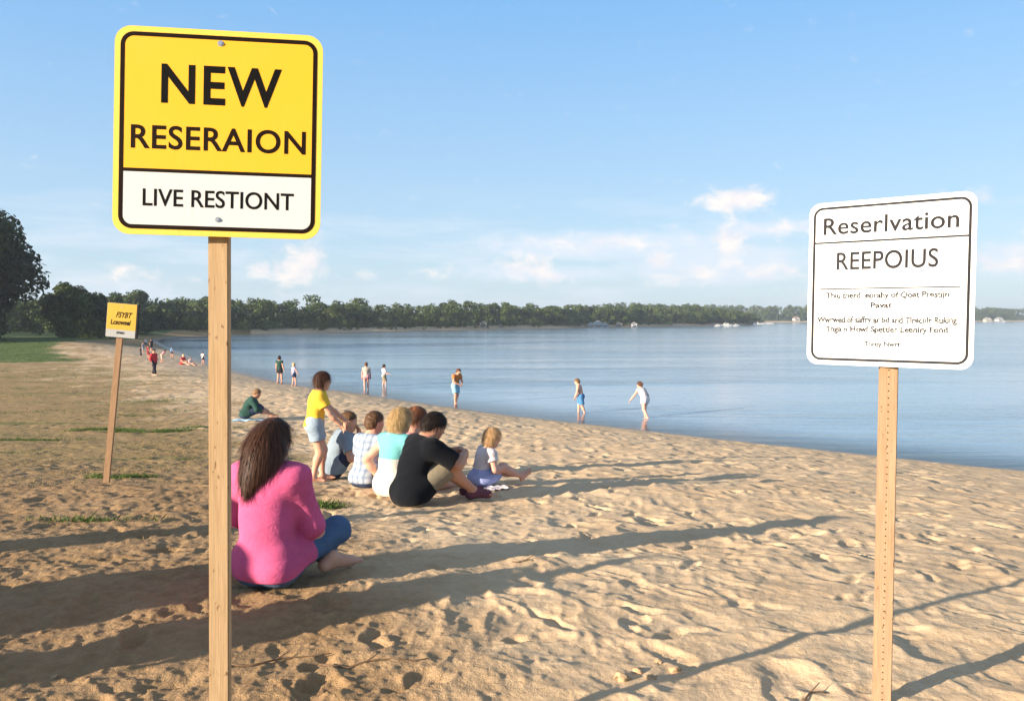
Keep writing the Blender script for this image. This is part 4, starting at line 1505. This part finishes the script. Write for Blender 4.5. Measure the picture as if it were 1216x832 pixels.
            if kind == 'skirt':
                ex = opt.get('spread', 1.0)
                mid = (hipR + hipL) / 2; kk = (knR + knL) / 2
                pr.append(ell(mid * .45 + kk * .55 * lg + mid * .55 * (1 - lg), (.125 * ex, .15 * ex, .05), None, .05, None))
                pr.append(ell(mid + np.array([0, -.02, -.012]), (.125 * ex, .11 * ex, .045), None, .05))
        elif kind == 'shoe':
            for s_ in 'RL':
                pr += [dict(p) for p in P['foot' + s_][:3]]
        elif kind == 'cap':
            pr = [ell(T((0, -.05, .14)), np.array((.36, .43, .37)) * k, Mh, .02, [(T((0, 0, .16)), -uh)]),
                  ell(T((0, .42, .17)), np.array((.24, .26, .03)) * k, Mh, .02)]
        pr = [sc(p) for p in pr]
        if kind == 'skirt': cuts = [((0, 0, .004), (0, 0, -1))]
        Vc, Fc = grow(pr, h, grow=t * H + am * .3, cuts=cuts, fold=fold_fn(am, opt.get('ff', 11), seed + len(V) % 17, kind == 'top') if am else None)
        if len(Vc): child({'top': 'shirt', 'pants': opt.get('name', 'trousers'), 'skirt': 'skirt', 'shoe': 'shoes', 'cap': 'cap'}[kind], Vc, Fc, m)
    # hair
    gr = []; flow = None
    if hair in ('short', 'bob', 'crop', 'tail', 'long'):
        ex = .045 if hair != 'crop' else .022
        cutp = [(T((0, .235, .27)), U_(Mh @ np.array((0, .80, -.56))))]
        gr.append(ell(T((0, -.09, .115)), np.array((.330 + ex, .395 + ex, .375 + ex)) * k, Mh, .01, cutp))
        gr.append(ell(T((0, -.03, .20)), np.array((.325 + ex * .6, .40 + ex * .6, .31 + ex)) * k, Mh, .02, [(T((0, 0, .13)), -uh), (T((0, .34, 0)), fh)]))
        if hair in ('short', 'crop'): gr.append(ell(T((0, -.25, -.13)), np.array((.25, .20 + ex, .24)) * k, Mh, .05, [(T((0, -.10, 0)), fh)]))
        if hair in ('bob', 'tail'):
            if hair == 'bob':
                if hairm is H_BLOND: gr.append(rc(T((0, -.25, -.1)), T((-.05, -.30, -.62)), .27 * k, .15 * k, .04))
                gr.append(ell(T((0, -.16, -.10)), np.array((.38, .36, .42)) * k, Mh, .03, [(T((0, .10, -.1)), U_(Mh @ np.array((0, .9, -.25)))), (T((0, 0, -.46)), -uh)]))
            else:
                gr.append(ell(T((0, -.20, .02)), np.array((.34, .30, .30)) * k, Mh, .03, [(T((0, .06, 0)), fh)]))
                gr += [rc(T((0, -.47, .30)), T((0, -.62, .12)), .10 * k, .12 * k, .02), rc(T((0, -.62, .12)), T((0, -.58, -.35)), .12 * k, .05 * k, .02)]
    if hair == 'long':
        for (a_, b_, r1, r2) in extra['hair']:
            gr.append(rc(a_, b_, r1, r2, .03))
    if gr:
        fo = fold_fn(.0035 * (k / .13) * H, 26, seed + 3) if h < .012 else None
        gr_s = [sc(p) for p in gr]
        Vh, Fh = grow(gr_s, h * .8, fold=fo)
        if nstr:
            crown = T((0, -.22, .42)) * H
            dn = -uh
            def flow(Pp):
                d0 = Pp - crown; d0 = d0 / (np.linalg.norm(d0, axis=1)[:, None] + 1e-6)
                if hair == 'long':
                    return d0 * .25 + np.array([-.10, -.10, -1.0])
                return d0 + dn * .8
            L = {'crop': .022, 'short': .045, 'bob': .09, 'tail': .08, 'long': .09}[hair] * H / 1.3
            V3, F3 = strands(Vh, Fh, rs_, nstr, L, .0016 if h > .008 else .0015, flow, {'crop': .35, 'short': .3, 'bob': .12, 'tail': .12, 'long': .03}[hair], .5 if hair != 'long' else .18)
            Fh = np.concatenate([Fh, F3 + len(Vh)]); Vh = np.concatenate([Vh, V3])
        child('hair', Vh, Fh, hairm)
    if facef and h < .012:
        for sx in (-1, 1):
            mb = MB(); c_ = T((sx * .135, .30, .005)) * H; r_ = .045 * k * H
            vs = []; n1, n2 = 6, 8
            pr = [ell(c_, (r_, r_, r_ * .7), Mh, .001)]
            Ve, Fe = grow(pr, r_ * .5)
            child('eye', Ve, Fe, EYE)
    return o


def pos(px, py):
    p = at(px, py)
    z = float(macro(np.array([p.x]), np.array([p.y]))[0])
    s_ = lake_dist(np.array([p.x]), np.array([p.y]))
    z += float((detail(np.array([p.x]), np.array([p.y]), s_, soil_mask(np.array([p.x]), np.array([p.y]))))[0]) if s_[0] > 1 else 0
    return np.array([p.x, p.y, z])


G_NEAR = 'people sitting and standing together on the sand'
# --- the woman in pink, cross-legged, back to the reader
person('person', 'woman in a pink shirt and jeans sitting cross-legged with long dark hair', pos(318, 697), (.26, .965), 1.72, skin=SKIN, h=.0075,
       lean=0, slouch=9, side=0, twist=0, head=(10, 4, 0), hs=.118, build=.88, girth=1.15,
       armR=((.06, .19, .11), (.7, -.45, -.8)), armL=((-.10, .19, .11), (-.9, -.5, -.4)),
       legR=((-.09, .19, .035), (1, .30, .38)), legL=((.125, .185, .03), (-1, .42, .30)), toeR=(-.8, .5, -.1), toeL=(.42, .88, -.03),
       wear=(('pants', C['denim'], dict(leg=1.96, loose=.003, waist=-.005, name='jeans')), ('top', C['pink'], dict(sleeve=1.72, hem=-.022, neck=.004, t=.013, fold=.009, ff=7, loose=.006))),
       hair='long', hairm=H_DARK, nstr=5200, seed=1,
       extra=dict(hair=[((0.0, -.010, .440), (.0, -.022, .402), .049, .048), ((.0, -.022, .402), (-.010, -.040, .355), .048, .037), ((-.010, -.040, .36), (-.028, -.062, .325), .036, .022),
                        ((.034, -.005, .42), (.034, -.030, .37), .024, .014), ((-.030, -.01, .42), (-.032, -.045, .35), .030, .018)]))

# --- the seated row and its neighbours
person('person', 'standing woman in a yellow t-shirt and pale denim shorts', pos(374, 571), (.95, .30), 1.34, G_NEAR, SKIN, .009, sit=False, lean=6, slouch=8, head=(0, 6, 0), hs=.155, build=1.12,
       pz=.512, armR=((.10, .22, .52), (.5, -.4, -.8)), armL=((-.05, .26, .56), (-.4, -.3, -.9)), legR=((.06, -.02, .045), (0, 1, 0)), legL=((-.05, .07, .045), (0, 1, 0)),
       toeR=(.1, 1, 0), toeL=(-.05, 1, 0), wear=(('pants', C['paledenim'], dict(leg=.55, waist=.07, loose=.012, name='shorts')), ('top', C['yellow'], dict(sleeve=.6, hem=-.01, loose=.008, t=.012, fold=.010))),
       hair='bob', hairm=H_DARK, nstr=1500, seed=2)
person('person', 'boy in a grey-blue short sleeved shirt, arm raised to his face', pos(393, 569), (.88, .42), 1.60, G_NEAR, SKIN, .009, lean=16, slouch=16, head=(48, 6, 0), hs=.15, build=1.1,
       armR=((.10, .20, .20), (.8, -.5, -.5)), armL=((.02, .22, .36), (-.5, .2, -.8)), legR=((.11, .30, .035), (.25, 0, 1)), legL=((-.10, .32, .035), (-.2, 0, 1)),
       hdR=(-1, .2, 0), hdL=(.2, -.5, .8), wear=(('pants', C['navy'], dict(leg=1.85, name='jeans')), ('top', C['grey'], dict(sleeve=.72, hem=-.015, loose=.010, t=.011, fold=.011))),
       hair='crop', hairm=H_BROWN, nstr=1800, seed=3)
person('person', 'boy in a white and blue plaid shirt with cropped brown hair', pos(433, 577), (.55, .83), 1.47, G_NEAR, SKIN, .009, lean=8, slouch=14, head=(12, 8, 0), hs=.152, build=1.02,
       armR=((.10, .25, .17), (.8, -.5, -.5)), armL=((-.10, .25, .18), (-.8, -.5, -.5)), legR=((.09, .33, .035), (.2, 0, 1)), legL=((-.10, .32, .035), (-.2, 0, 1)),
       wear=(('pants', C['navy'], dict(leg=1.85, name='jeans')), ('top', C['plaid'], dict(sleeve=.78, hem=-.015, loose=.010, t=.012, fold=.011))),
       hair='crop', hairm=H_BROWN, nstr=1800, seed=4)
person('person', 'auburn haired girl with a ponytail, mostly hidden behind the black t-shirt', pos(478, 581), (.85, .52), 1.52, G_NEAR, SKIN3, .009, lean=8, slouch=12, head=(-4, 14, 0), hs=.15, build=.98,
       armR=((.10, .27, .16), (.8, -.5, -.5)), armL=((-.10, .27, .16), (-.8, -.5, -.5)), wear=(('pants', C['navy'], dict(leg=.8, name='shorts')), ('top', C['rose'], dict(sleeve=0, hem=-.015, neck=-.01))),
       hair='tail', hairm=H_AUB, nstr=1600, seed=5)
t_b = block_mat('teal_and_white_cotton', .355, (.58, .56, .50), (.15, .43, .44))
person('person', 'blond woman in a teal and white sleeveless top', pos(464, 588), (.62, .78), 1.60, G_NEAR, SKIN3, .009, lean=6, slouch=12, head=(14, 6, 0), hs=.145, build=1.0,
       armL=((-.145, .03, .075), (-.6, -.8, 0)), armR=((.11, .24, .16), (.8, -.5, -.5)), hdL=(-.1, .5, -.8),
       wear=(('pants', C['white'], dict(leg=.9, name='shorts')), ('top', t_b, dict(sleeve=.16, hem=-.045, t=.012, fold=.012))),
       hair='bob', hairm=H_BLOND, nstr=2600, seed=6)
person('person', 'man in a black t-shirt and khaki shorts hugging his knee', pos(487, 600), (.86, .50), 1.68, G_NEAR, SKIN2, .008, lean=9, slouch=20, head=(6, 26, 0), hs=.135, build=1.18,
       armR=((.065, .31, .265), (.8, -.3, -.6)), armL=((-.03, .33, .265), (-.8, -.3, -.5)), hdR=(-.75, .35, -.15), hdL=(.75, .25, -.15), palmR=(0, -.6, -.8), palmL=(0, -.6, -.8), curl=.7,
       legR=((.065, .365, .038), (.15, .2, 1)), legL=((-.055, .385, .038), (-.1, .2, 1)), toeR=(.15, 1, 0), toeL=(0, 1, 0),
       wear=(('pants', C['khaki'], dict(leg=.93, loose=.010, name='shorts', t=.004, fold=.004)), ('top', C['black'], dict(sleeve=.85, hem=-.045, loose=.012, t=.013, fold=.012)), ('shoe', C['purple'], dict(t=.004, fold=0))),
       hair='short', hairm=H_BLACK, nstr=2600, seed=7)
person('person', 'fair haired toddler in a white top and lilac skirt with legs stretched out', pos(571, 578), (.93, .36), 1.02, G_NEAR, SKIN3, .008, lean=8, slouch=14, head=(2, 14, 0), hs=.195, build=1.32,
       armR=((.10, .20, .17), (.6, -.6, -.4)), armL=((-.08, .2, .12), (-.6, -.6, -.3)), legR=((.07, .43, .055), (.1, 0, 1)), legL=((-.04, .47, .05), (-.1, 0, 1)), toeR=(.15, .7, .7), toeL=(0, .7, .7),
       wear=(('skirt', C['lilac'], dict(leg=.5, waist=.09, t=.012, spread=1.0, loose=.01)), ('top', C['white'], dict(sleeve=.5, hem=.02, t=.015, fold=.010, loose=.01))),
       hair='bob', hairm=H_FAIR, nstr=2400, seed=8)

# --- the man on a towel further back
gp = pos(291, 499)
person('person', 'man in a dark green shirt sitting on a towel, head bowed', gp + np.array([0, 0, .01]), (.96, .25), 1.66, None, SKIN2, .012, lean=20, slouch=20, head=(0, 22, 0), hs=.135, build=1.12,
       armR=((.09, .31, .12), (.8, -.5, -.4)), armL=((-.05, .33, .12), (-.8, -.5, -.4)), legR=((.09, .44, .035), (.25, 0, 1)), legL=((-.06, .42, .035), (-.2, 0, 1)),
       wear=(('pants', C['navy'], dict(leg=1.3)), ('top', C['green'], dict(sleeve=1.6, hem=-.02, t=.011, fold=.01))), hair='short', hairm=H_BROWN, seed=9)


def towel(label, p, w, d, rz, m, seed):
    n = 26
    u = np.linspace(-.5, .5, n); A, B = np.meshgrid(u * w, u * d)
    x = A.ravel() * math.cos(rz) - B.ravel() * math.sin(rz) + p[0]; y = A.ravel() * math.sin(rz) + B.ravel() * math.cos(rz) + p[1]
    s_ = lake_dist(x, y)
    z = macro(x, y, s_) + detail(x, y, s_, soil_mask(x, y)) + .012 + .022 * np.abs(vn2(x * 6, y * 6, seed)) + .012 * vn2(x * 15, y * 15, seed)
    i = np.arange(n - 1)[:, None]; j = np.arange(n - 1)[None]; a = i * n + j
    F = np.stack([a, a + 1, a + n + 1, a + n], -1).reshape(-1, 4)
    V = np.stack([x, y, z], 1)
    nb = len(V); V2 = np.concatenate([V, V - np.array([0, 0, .006])]); F2 = np.concatenate([F, F[:, ::-1] + nb])
    o = mesh_obj('beach_towel', V2, F2, m); tag(o, label, 'towel'); return o


m, nt, b = mat('striped_towel'); c = nt.coord(); v = nt.node('ShaderNodeTexVoronoi'); nt.l.new(c, v.inputs['Vector']); v.inputs['Scale'].default_value = 5
nt.l.new(nt.mix(nt.ramp(v.outputs['Distance'], .35, .4), (.03, .06, .22), (.45, .62, .70)), b.inputs['Base Color']); b.inputs['Roughness'].default_value = .95
towel('patterned blue and white towel under the man in green', gp + np.array([.25, -.02, 0]), 1.15, .62, .2, m, 5)
tp = pos(585, 581)
m, nt, b = mat('pale_towel'); c = nt.coord(); v = nt.node('ShaderNodeTexVoronoi'); nt.l.new(c, v.inputs['Vector']); v.inputs['Scale'].default_value = 16
nt.l.new(nt.mix(nt.ramp(v.outputs['Distance'], .3, .36), (.12, .10, .20), (.66, .60, .62)), b.inputs['Base Color']); b.inputs['Roughness'].default_value = .95
towel('thin pale towel under the toddler', tp, .30, .22, .35, m, 8)

# --- people walking and playing at the water's edge
WALK = 'people walking and playing along the shore'


def stander(label, px, py, hp, face, H=None, **kw):
    p = at(px, py); z = max(float(macro(np.array([p.x]), np.array([p.y]))[0]), WATER - .12)
    d = math.hypot(p.y, 0) ; Hm = hp * d / 1000
    a = dict(sit=False, h=max(.012, Hm * .0105), pz=.512, legR=((.055, .05, .04), (0, 1, 0)), legL=((-.055, -.05, .04), (0, 1, 0)), toeR=(.1, 1, 0), toeL=(-.1, 1, 0), hs=.145,
             armR=((.15, .05, .45), (.6, -.6, -.4)), armL=((-.15, .03, .45), (-.6, -.6, -.4)), seed=int(px), group=WALK)
    a.update(kw)
    return person('person', label, (p.x, p.y, z), face, Hm, **a)


S = lambda m, l=.6, **k: ('pants', m, dict(leg=l, loose=.012, name='shorts', **k))
TP = lambda m, s=.6, **k: ('top', m, dict(sleeve=s, **k))
stander('person in a red top and black trousers striding over the sand', 183, 446, 32, (.75, -.4), wear=(S(C['dark'], 1.9), TP(C['red'], 1.7, t=.014)), hairm=H_BLACK,
        legR=((.05, .13, .04), (0, 1, 0)), legL=((-.05, -.13, .05), (0, 1, 0)), armR=((.15, .06, .50), (.6, -.6, -1)), armL=((-.15, -.02, .50), (-.6, -.6, -1)), build=.95)
stander('person in a dark green vest standing at the water, left of a pair', 332, 455, 33, (.3, .9), wear=(S(C['dark'], .55), TP(C['green'], .3)), hair='bob', hairm=H_DARK, skin=SKIN,
        armR=((.19, .03, .40), (.6, -.6, 0)))
stander('child in a navy swimsuit with fair hair at the water, right of a pair', 349, 458, 27, (.6, .6), wear=(S(C['navy'], .5), TP(C['lilac'], .1)), hair='bob', hairm=H_FAIR, skin=SKIN3,
        armR=((.25, .08, .50), (.6, -.6, 0)), armL=((-.22, .02, .46), (-.6, -.6, 0)), hs=.165)
stander('tall child in a pale swimsuit wading with back to the beach', 435, 463, 35, (-.1, 1), wear=(S(C['rose'], .3), TP(C['sand'], 0)), hair='short', hairm=H_DARK, skin=SKIN3)
stander('child in a cream shirt and khaki shorts holding out an arm', 456, 458, 28, (.8, .5), wear=(S(C['khaki'], .8), TP(C['white'], .6)), hair='short', hairm=H_DARK, skin=SKIN3,
        armR=((.24, .16, .60), (0, -.3, -.9)), hs=.16)
stander('person in an orange top and blue shorts looking down at the water', 541, 479, 45, (.5, -.5), wear=(S(C['skyblue'], .8), TP(C['orange'], .5), ('cap', C['sand'], dict(t=.004, fold=0))), hair='bob', hairm=H_AUB,
        lean=8, slouch=8, head=(0, 30, 0), build=1.12, armR=((.05, .19, .56), (.8, -.4, -.3)), armL=((-.04, .2, .56), (-.8, -.4, -.3)), h=.013)
stander('bare-chested boy in blue shorts wading towards the left', 690, 490, 45, (-.75, .25), wear=(S(C['blue'], .85),), hair='short', hairm=H_BROWN, skin=SKIN3, lean=10, slouch=6, head=(0, 18, 0),
        armR=((.13, .16, .50), (.5, -.5, -.3)), armL=((-.14, .14, .48), (-.5, -.5, -.3)), legR=((.05, .09, .04), (0, 1, 0)), legL=((-.05, -.12, .05), (0, 1, 0)), hs=.16, h=.013, build=1.15)
stander('child in a white swimsuit bending forward and splashing with arms out', 766, 495, 48, (-.55, .75), wear=(S(C['white'], .4), TP(C['white'], 0, hem=-.02)), hair='tail', hairm=H_DARK, skin=SKIN3, lean=24,
        slouch=16, head=(0, 10, 0), armR=((.30, .18, .50), (0, -.5, 0)), armL=((-.27, .26, .48), (0, -.5, 0)), legR=((.09, .09, .05), (0, 1, 0)), legL=((-.12, -.20, .10), (0, 1, 0)), hs=.16, h=.013, build=1.15)
FAR = 'bathers far down the beach'
far = dict(group=FAR, hands=False, facef=False)
stander('dark dressed child standing apart at the left of the far bathers', 167, 424, 13, (.8, .3), wear=(S(C['dark'], 1.6), TP(C['dark'], 1.5)), hairm=H_BLACK, **far)
stander('far bather in pale blue shorts beside the dark dressed child', 170, 419, 13, (.6, -.2), wear=(S(C['paledenim'], .8), TP(C['grey'], .6)), hairm=H_DARK, **far)
stander('far bather in a dark red top', 176, 426, 17, (.5, .5), wear=(S(C['darkred'], .9), TP(C['darkred'], .6)), hairm=H_DARK, **far)
stander('far bather in a dark shirt standing highest in the group', 180, 417, 15, (-.5, .3), wear=(S(C['dark'], .9), TP(C['dark'], .6)), hairm=H_BLACK, **far)
stander('far bather in a white shirt behind the red top', 173, 413, 12, (-.5, .3), wear=(S(C['navy'], .9), TP(C['tee'], .6)), hairm=H_BROWN, **far)
stander('far bather in a pale pink shirt bending down, dark hair', 192, 430, 17, (.9, .2), wear=(S(C['sand'], .9), TP(C['rose'], .9)), hair='bob', hairm=H_BLACK, lean=38, slouch=20, **far)
stander('far child in a blue top at the water, alone', 204, 425, 14, (.5, .8), wear=(S(C['navy'], .5), TP(C['blue'], .5)), hairm=H_DARK, **far)
stander('far wading child with arms out, nearest the big post', 241, 433, 16, (.5, .8), wear=(S(C['dark'], .5), TP(C['tee'], .5)), hair='bob', hairm=H_BROWN, armR=((.27, .05, .6), (0, -.5, 0)), armL=((-.27, .05, .6), (0, -.5, 0)), **far)
for lb, px, py, hh, cl, hm_ in (('far bather in a red top sitting in the shallows', 216, 433, 24, C['red'], H_FAIR), ('far bather in white sitting low in the shallows', 225, 434, 19, C['white'], H_BROWN)):
    p = at(px, py)
    person('person', lb, (p.x, p.y, max(float(macro(np.array([p.x]), np.array([p.y]))[0]), WATER - .05)), (.8, -.3), hh * p.y / 1000, FAR, SKIN3, .018, lean=12, slouch=10,
           legR=((.1, .45, .03), (.1, 0, 1)), legL=((-.1, .42, .03), (-.1, 0, 1)), wear=(S(cl, .5), TP(cl, .5)), hairm=hm_, hands=False, facef=False, seed=px)

# --- unseen people added beyond the left edge to cast long shadows over the sand
for i, (x, y, hgt, lb, cl) in enumerate([(-5.2, 2.35, 1.5, 'unseen adult in a grey shirt added outside the left edge', 'grey'), (-6.0, 4.15, 1.3, 'unseen child in a blue shirt added outside the left edge', 'blue'),
                                (-3.95, 2.25, 1.32, 'unseen child in a red shirt added outside the left edge, nearest the yellow sign', 'red'), (-4.9, 3.0, 1.0, 'unseen small child in a white shirt added outside the left edge', 'tee')]):
    person('person', lb, (x, y, float(macro(np.array([x]), np.array([y]))[0])), (.9, .3), hgt, 'unseen people added as shadow casters', SKIN, .016, sit=False, pz=.512, build=1.3, girth=1.2,
           armR=((.17, .05, .45), (.6, -.6, 0)), armL=((-.17, .05, .45), (-.6, -.6, 0)), legR=((.05, .03, .04), (0, 1, 0)), legL=((-.05, -.03, .04), (0, 1, 0)), toeR=(0, 1, 0), toeL=(0, 1, 0),
           wear=(S(C['navy'], 1.8), TP(C[cl], .6, t=.014)), hands=False, seed=50 + i)

# ---------------------------------------------------------------- grass, sticks and stones
M_grass = leaf_mat('grass_blades', (0.055, 0.105, 0.018), (0.11, 0.17, 0.035), (0.20, 0.20, 0.07))
M_drygrass = leaf_mat('dry_grass_blades', (0.22, 0.17, 0.07), (0.32, 0.24, 0.10), (0.16, 0.17, 0.05))


def blades(name, label, m, pts, hgt, wid, seed):
    r_ = np.random.default_rng(seed)
    x, y = pts[:, 0], pts[:, 1]; n = len(x)
    s_ = lake_dist(x, y); z = macro(x, y, s_) + detail(x, y, s_, soil_mask(x, y)) - .004
    a = r_.uniform(0, 6.28, n); hh = hgt * r_.uniform(.4, 1.2, n); lean_ = r_.normal(0, .5, (n, 2)) * hh[:, None]
    w = wid * r_.uniform(.6, 1.3, n)
    dx, dy = np.cos(a) * w, np.sin(a) * w
    V = np.stack([np.stack([x - dx, y - dy, z], 1), np.stack([x + dx, y + dy, z], 1),
                  np.stack([x + dx * .6 + lean_[:, 0] * .4, y + dy * .6 + lean_[:, 1] * .4, z + hh * .6], 1),
                  np.stack([x + lean_[:, 0], y + lean_[:, 1], z + hh], 1)], 1).reshape(-1, 3)
    F = np.arange(4 * n).reshape(-1, 4)
    o = mesh_obj(name, V, F, m, None, False); tag(o, label, 'grass', kind='stuff'); return o


def patch(px, py, wx, wy, n, r_):
    c_ = at(px, py)
    q = r_.normal(0, 1, (n, 2)); q = q[(q ** 2).sum(1) < 5]
    P_ = q * np.array([wx, wy]) + np.array([c_.x, c_.y])
    k_ = fbm2(P_[:, 0], P_[:, 1], 2.5, 2, seed=3) > -.12
    return P_[k_]


r_ = np.random.default_rng(5)
near = np.concatenate([patch(120, 511, .42, .22, 5200, r_), patch(200, 512, .75, .16, 5200, r_), patch(132, 567, .16, .09, 1000, r_), patch(150, 566, .22, .06, 700, r_), patch(104, 619, .30, .07, 260, r_),
                       patch(390, 600, .10, .08, 350, r_), patch(45, 522, .6, .12, 1500, r_), patch(250, 508, .5, .10, 1200, r_), patch(160, 494, .8, .12, 900, r_)])
blades('green_grass', 'green grass tufts growing through the brown soil', M_grass, near, .055, .0035, 1)
mid_ = np.concatenate([patch(px, py, wx, wy, n, r_) for px, py, wx, wy, n in [(150, 478, 1.6, .6, 1200), (60, 462, 3, .8, 1800), (200, 475, 1.2, .5, 700), (110, 447, 2.8, 1.2, 3500), (150, 455, 2.2, 1.0, 2000), (60, 440, 5, 2.0, 5000), (205, 487, .9, .4, 600), (20, 490, 1.8, .6, 900), (0, 470, 3, .8, 1200)]])
blades('sparse_grass', 'sparse low grass in streaks over the slope at the left', M_grass, mid_, .05, .006, 2)
q = r_.uniform(0, 1, (60000, 2)); X_ = -62 + 46 * q[:, 0]; Y_ = 44 + 52 * q[:, 1]
k_ = side_of(LAWN, X_, Y_) + 3.0 * fbm2(X_, Y_, .25, 3, seed=71) > .2
blades('lawn_grass', 'mown green lawn beyond the slope at the left', M_grass, np.stack([X_, Y_], 1)[k_], .07, .02, 3)
q = r_.normal(0, 1, (26000, 2)); X_ = -6.5 + 3.6 * q[:, 0]; Y_ = 15 + 3.6 * q[:, 1]
k_ = (soil_mask(X_, Y_) > .8) & (fbm2(X_, Y_, 1.2, 3, seed=8) > 0)
blades('dry_grass', 'dry flattened grass over the brown soil at the left', M_drygrass, np.stack([X_, Y_], 1)[k_], .03, .005, 4)

M_stick = pmat('dead_twig', (.16, .10, .06), .9, .1, .3, 20)
M_stone = pmat('small_stone', (.42, .28, .16), .85, .2, .3, 30, .5, 40)
for i, (lb, px, py, L, a) in enumerate([('thin curved twig lying on sand at the lower left, near the pale post', 330, 785, .42, .35), ('long thin twig on the sand below the seated woman', 440, 792, .46, .1),
                                        ('short forked twig at the bottom edge left of the drilled post', 965, 828, .16, .6), ('short twig in the long shadow on the sand', 622, 670, .14, .1)]):
    c_ = pos(px, py); mb = MB(); pts = []
    for k_ in range(7):
        t = k_ / 6 - .5; x = c_[0] + math.cos(a) * L * t + .02 * math.sin(k_ * 1.3 + i); y = c_[1] + math.sin(a) * L * t + .018 * math.cos(k_ * 1.7)
        xx, yy = np.array([x]), np.array([y]); s_ = lake_dist(xx, yy)
        pts.append((x - c_[0], y - c_[1], float((macro(xx, yy, s_) + detail(xx, yy, s_, soil_mask(xx, yy)))[0]) + .006 - c_[2]))
    mb.tube(pts, [.004, .0042, .004, .0036, .003, .0025, .0015], 6)
    mb.tube([pts[3], (pts[3][0] + .05, pts[3][1] + .04, pts[3][2] + .02)], [.003, .0015], 5)
    o = mb.build('twig', M_stick, None, True); o.location = c_; tag(o, lb, 'twig', 'twigs on the sand')
r_ = np.random.default_rng(9)
CL = [('largest pale clod, left end of the loose heap at the bottom centre', 741, 808, .030), ('second clod from the left in the loose heap at the bottom centre', 757, 800, .022),
      ('flat clod in the middle of the loose heap at the bottom centre', 772, 810, .020), ('clod at the right end of the loose heap at the bottom centre', 801, 797, .026),
      ('clod behind the loose heap at the bottom centre', 783, 788, .015), ('lone stone on the brown soil at the lower left corner', 62, 800, .018)]
for i, (lb, px, py, s0) in enumerate(CL):
    c_ = pos(px, py)
    Vs, Fs = grow([ell((0, 0, 0), (s0, s0 * r_.uniform(.6, .9), s0 * .6), None, .01), ell((s0 * .5, s0 * .3, s0 * .1), (s0 * .6, s0 * .5, s0 * .5), None, .01)], s0 * .22,
                  fold=lambda x, y, z: s0 * .9 * vn3(x / s0 * 1.6 + i, y / s0 * 1.6, z / s0 * 1.6, i) + s0 * .4 * vn3(x / s0 * 4 + i, y / s0 * 4, z / s0 * 4, i))
    o = mesh_obj('stone', Vs, Fs, M_stone); o.location = (c_[0], c_[1], c_[2] + s0 * .05); o.rotation_euler = (0, 0, r_.uniform(0, 6))
    tag(o, lb, 'stone', 'clods and pebbles on the sand')
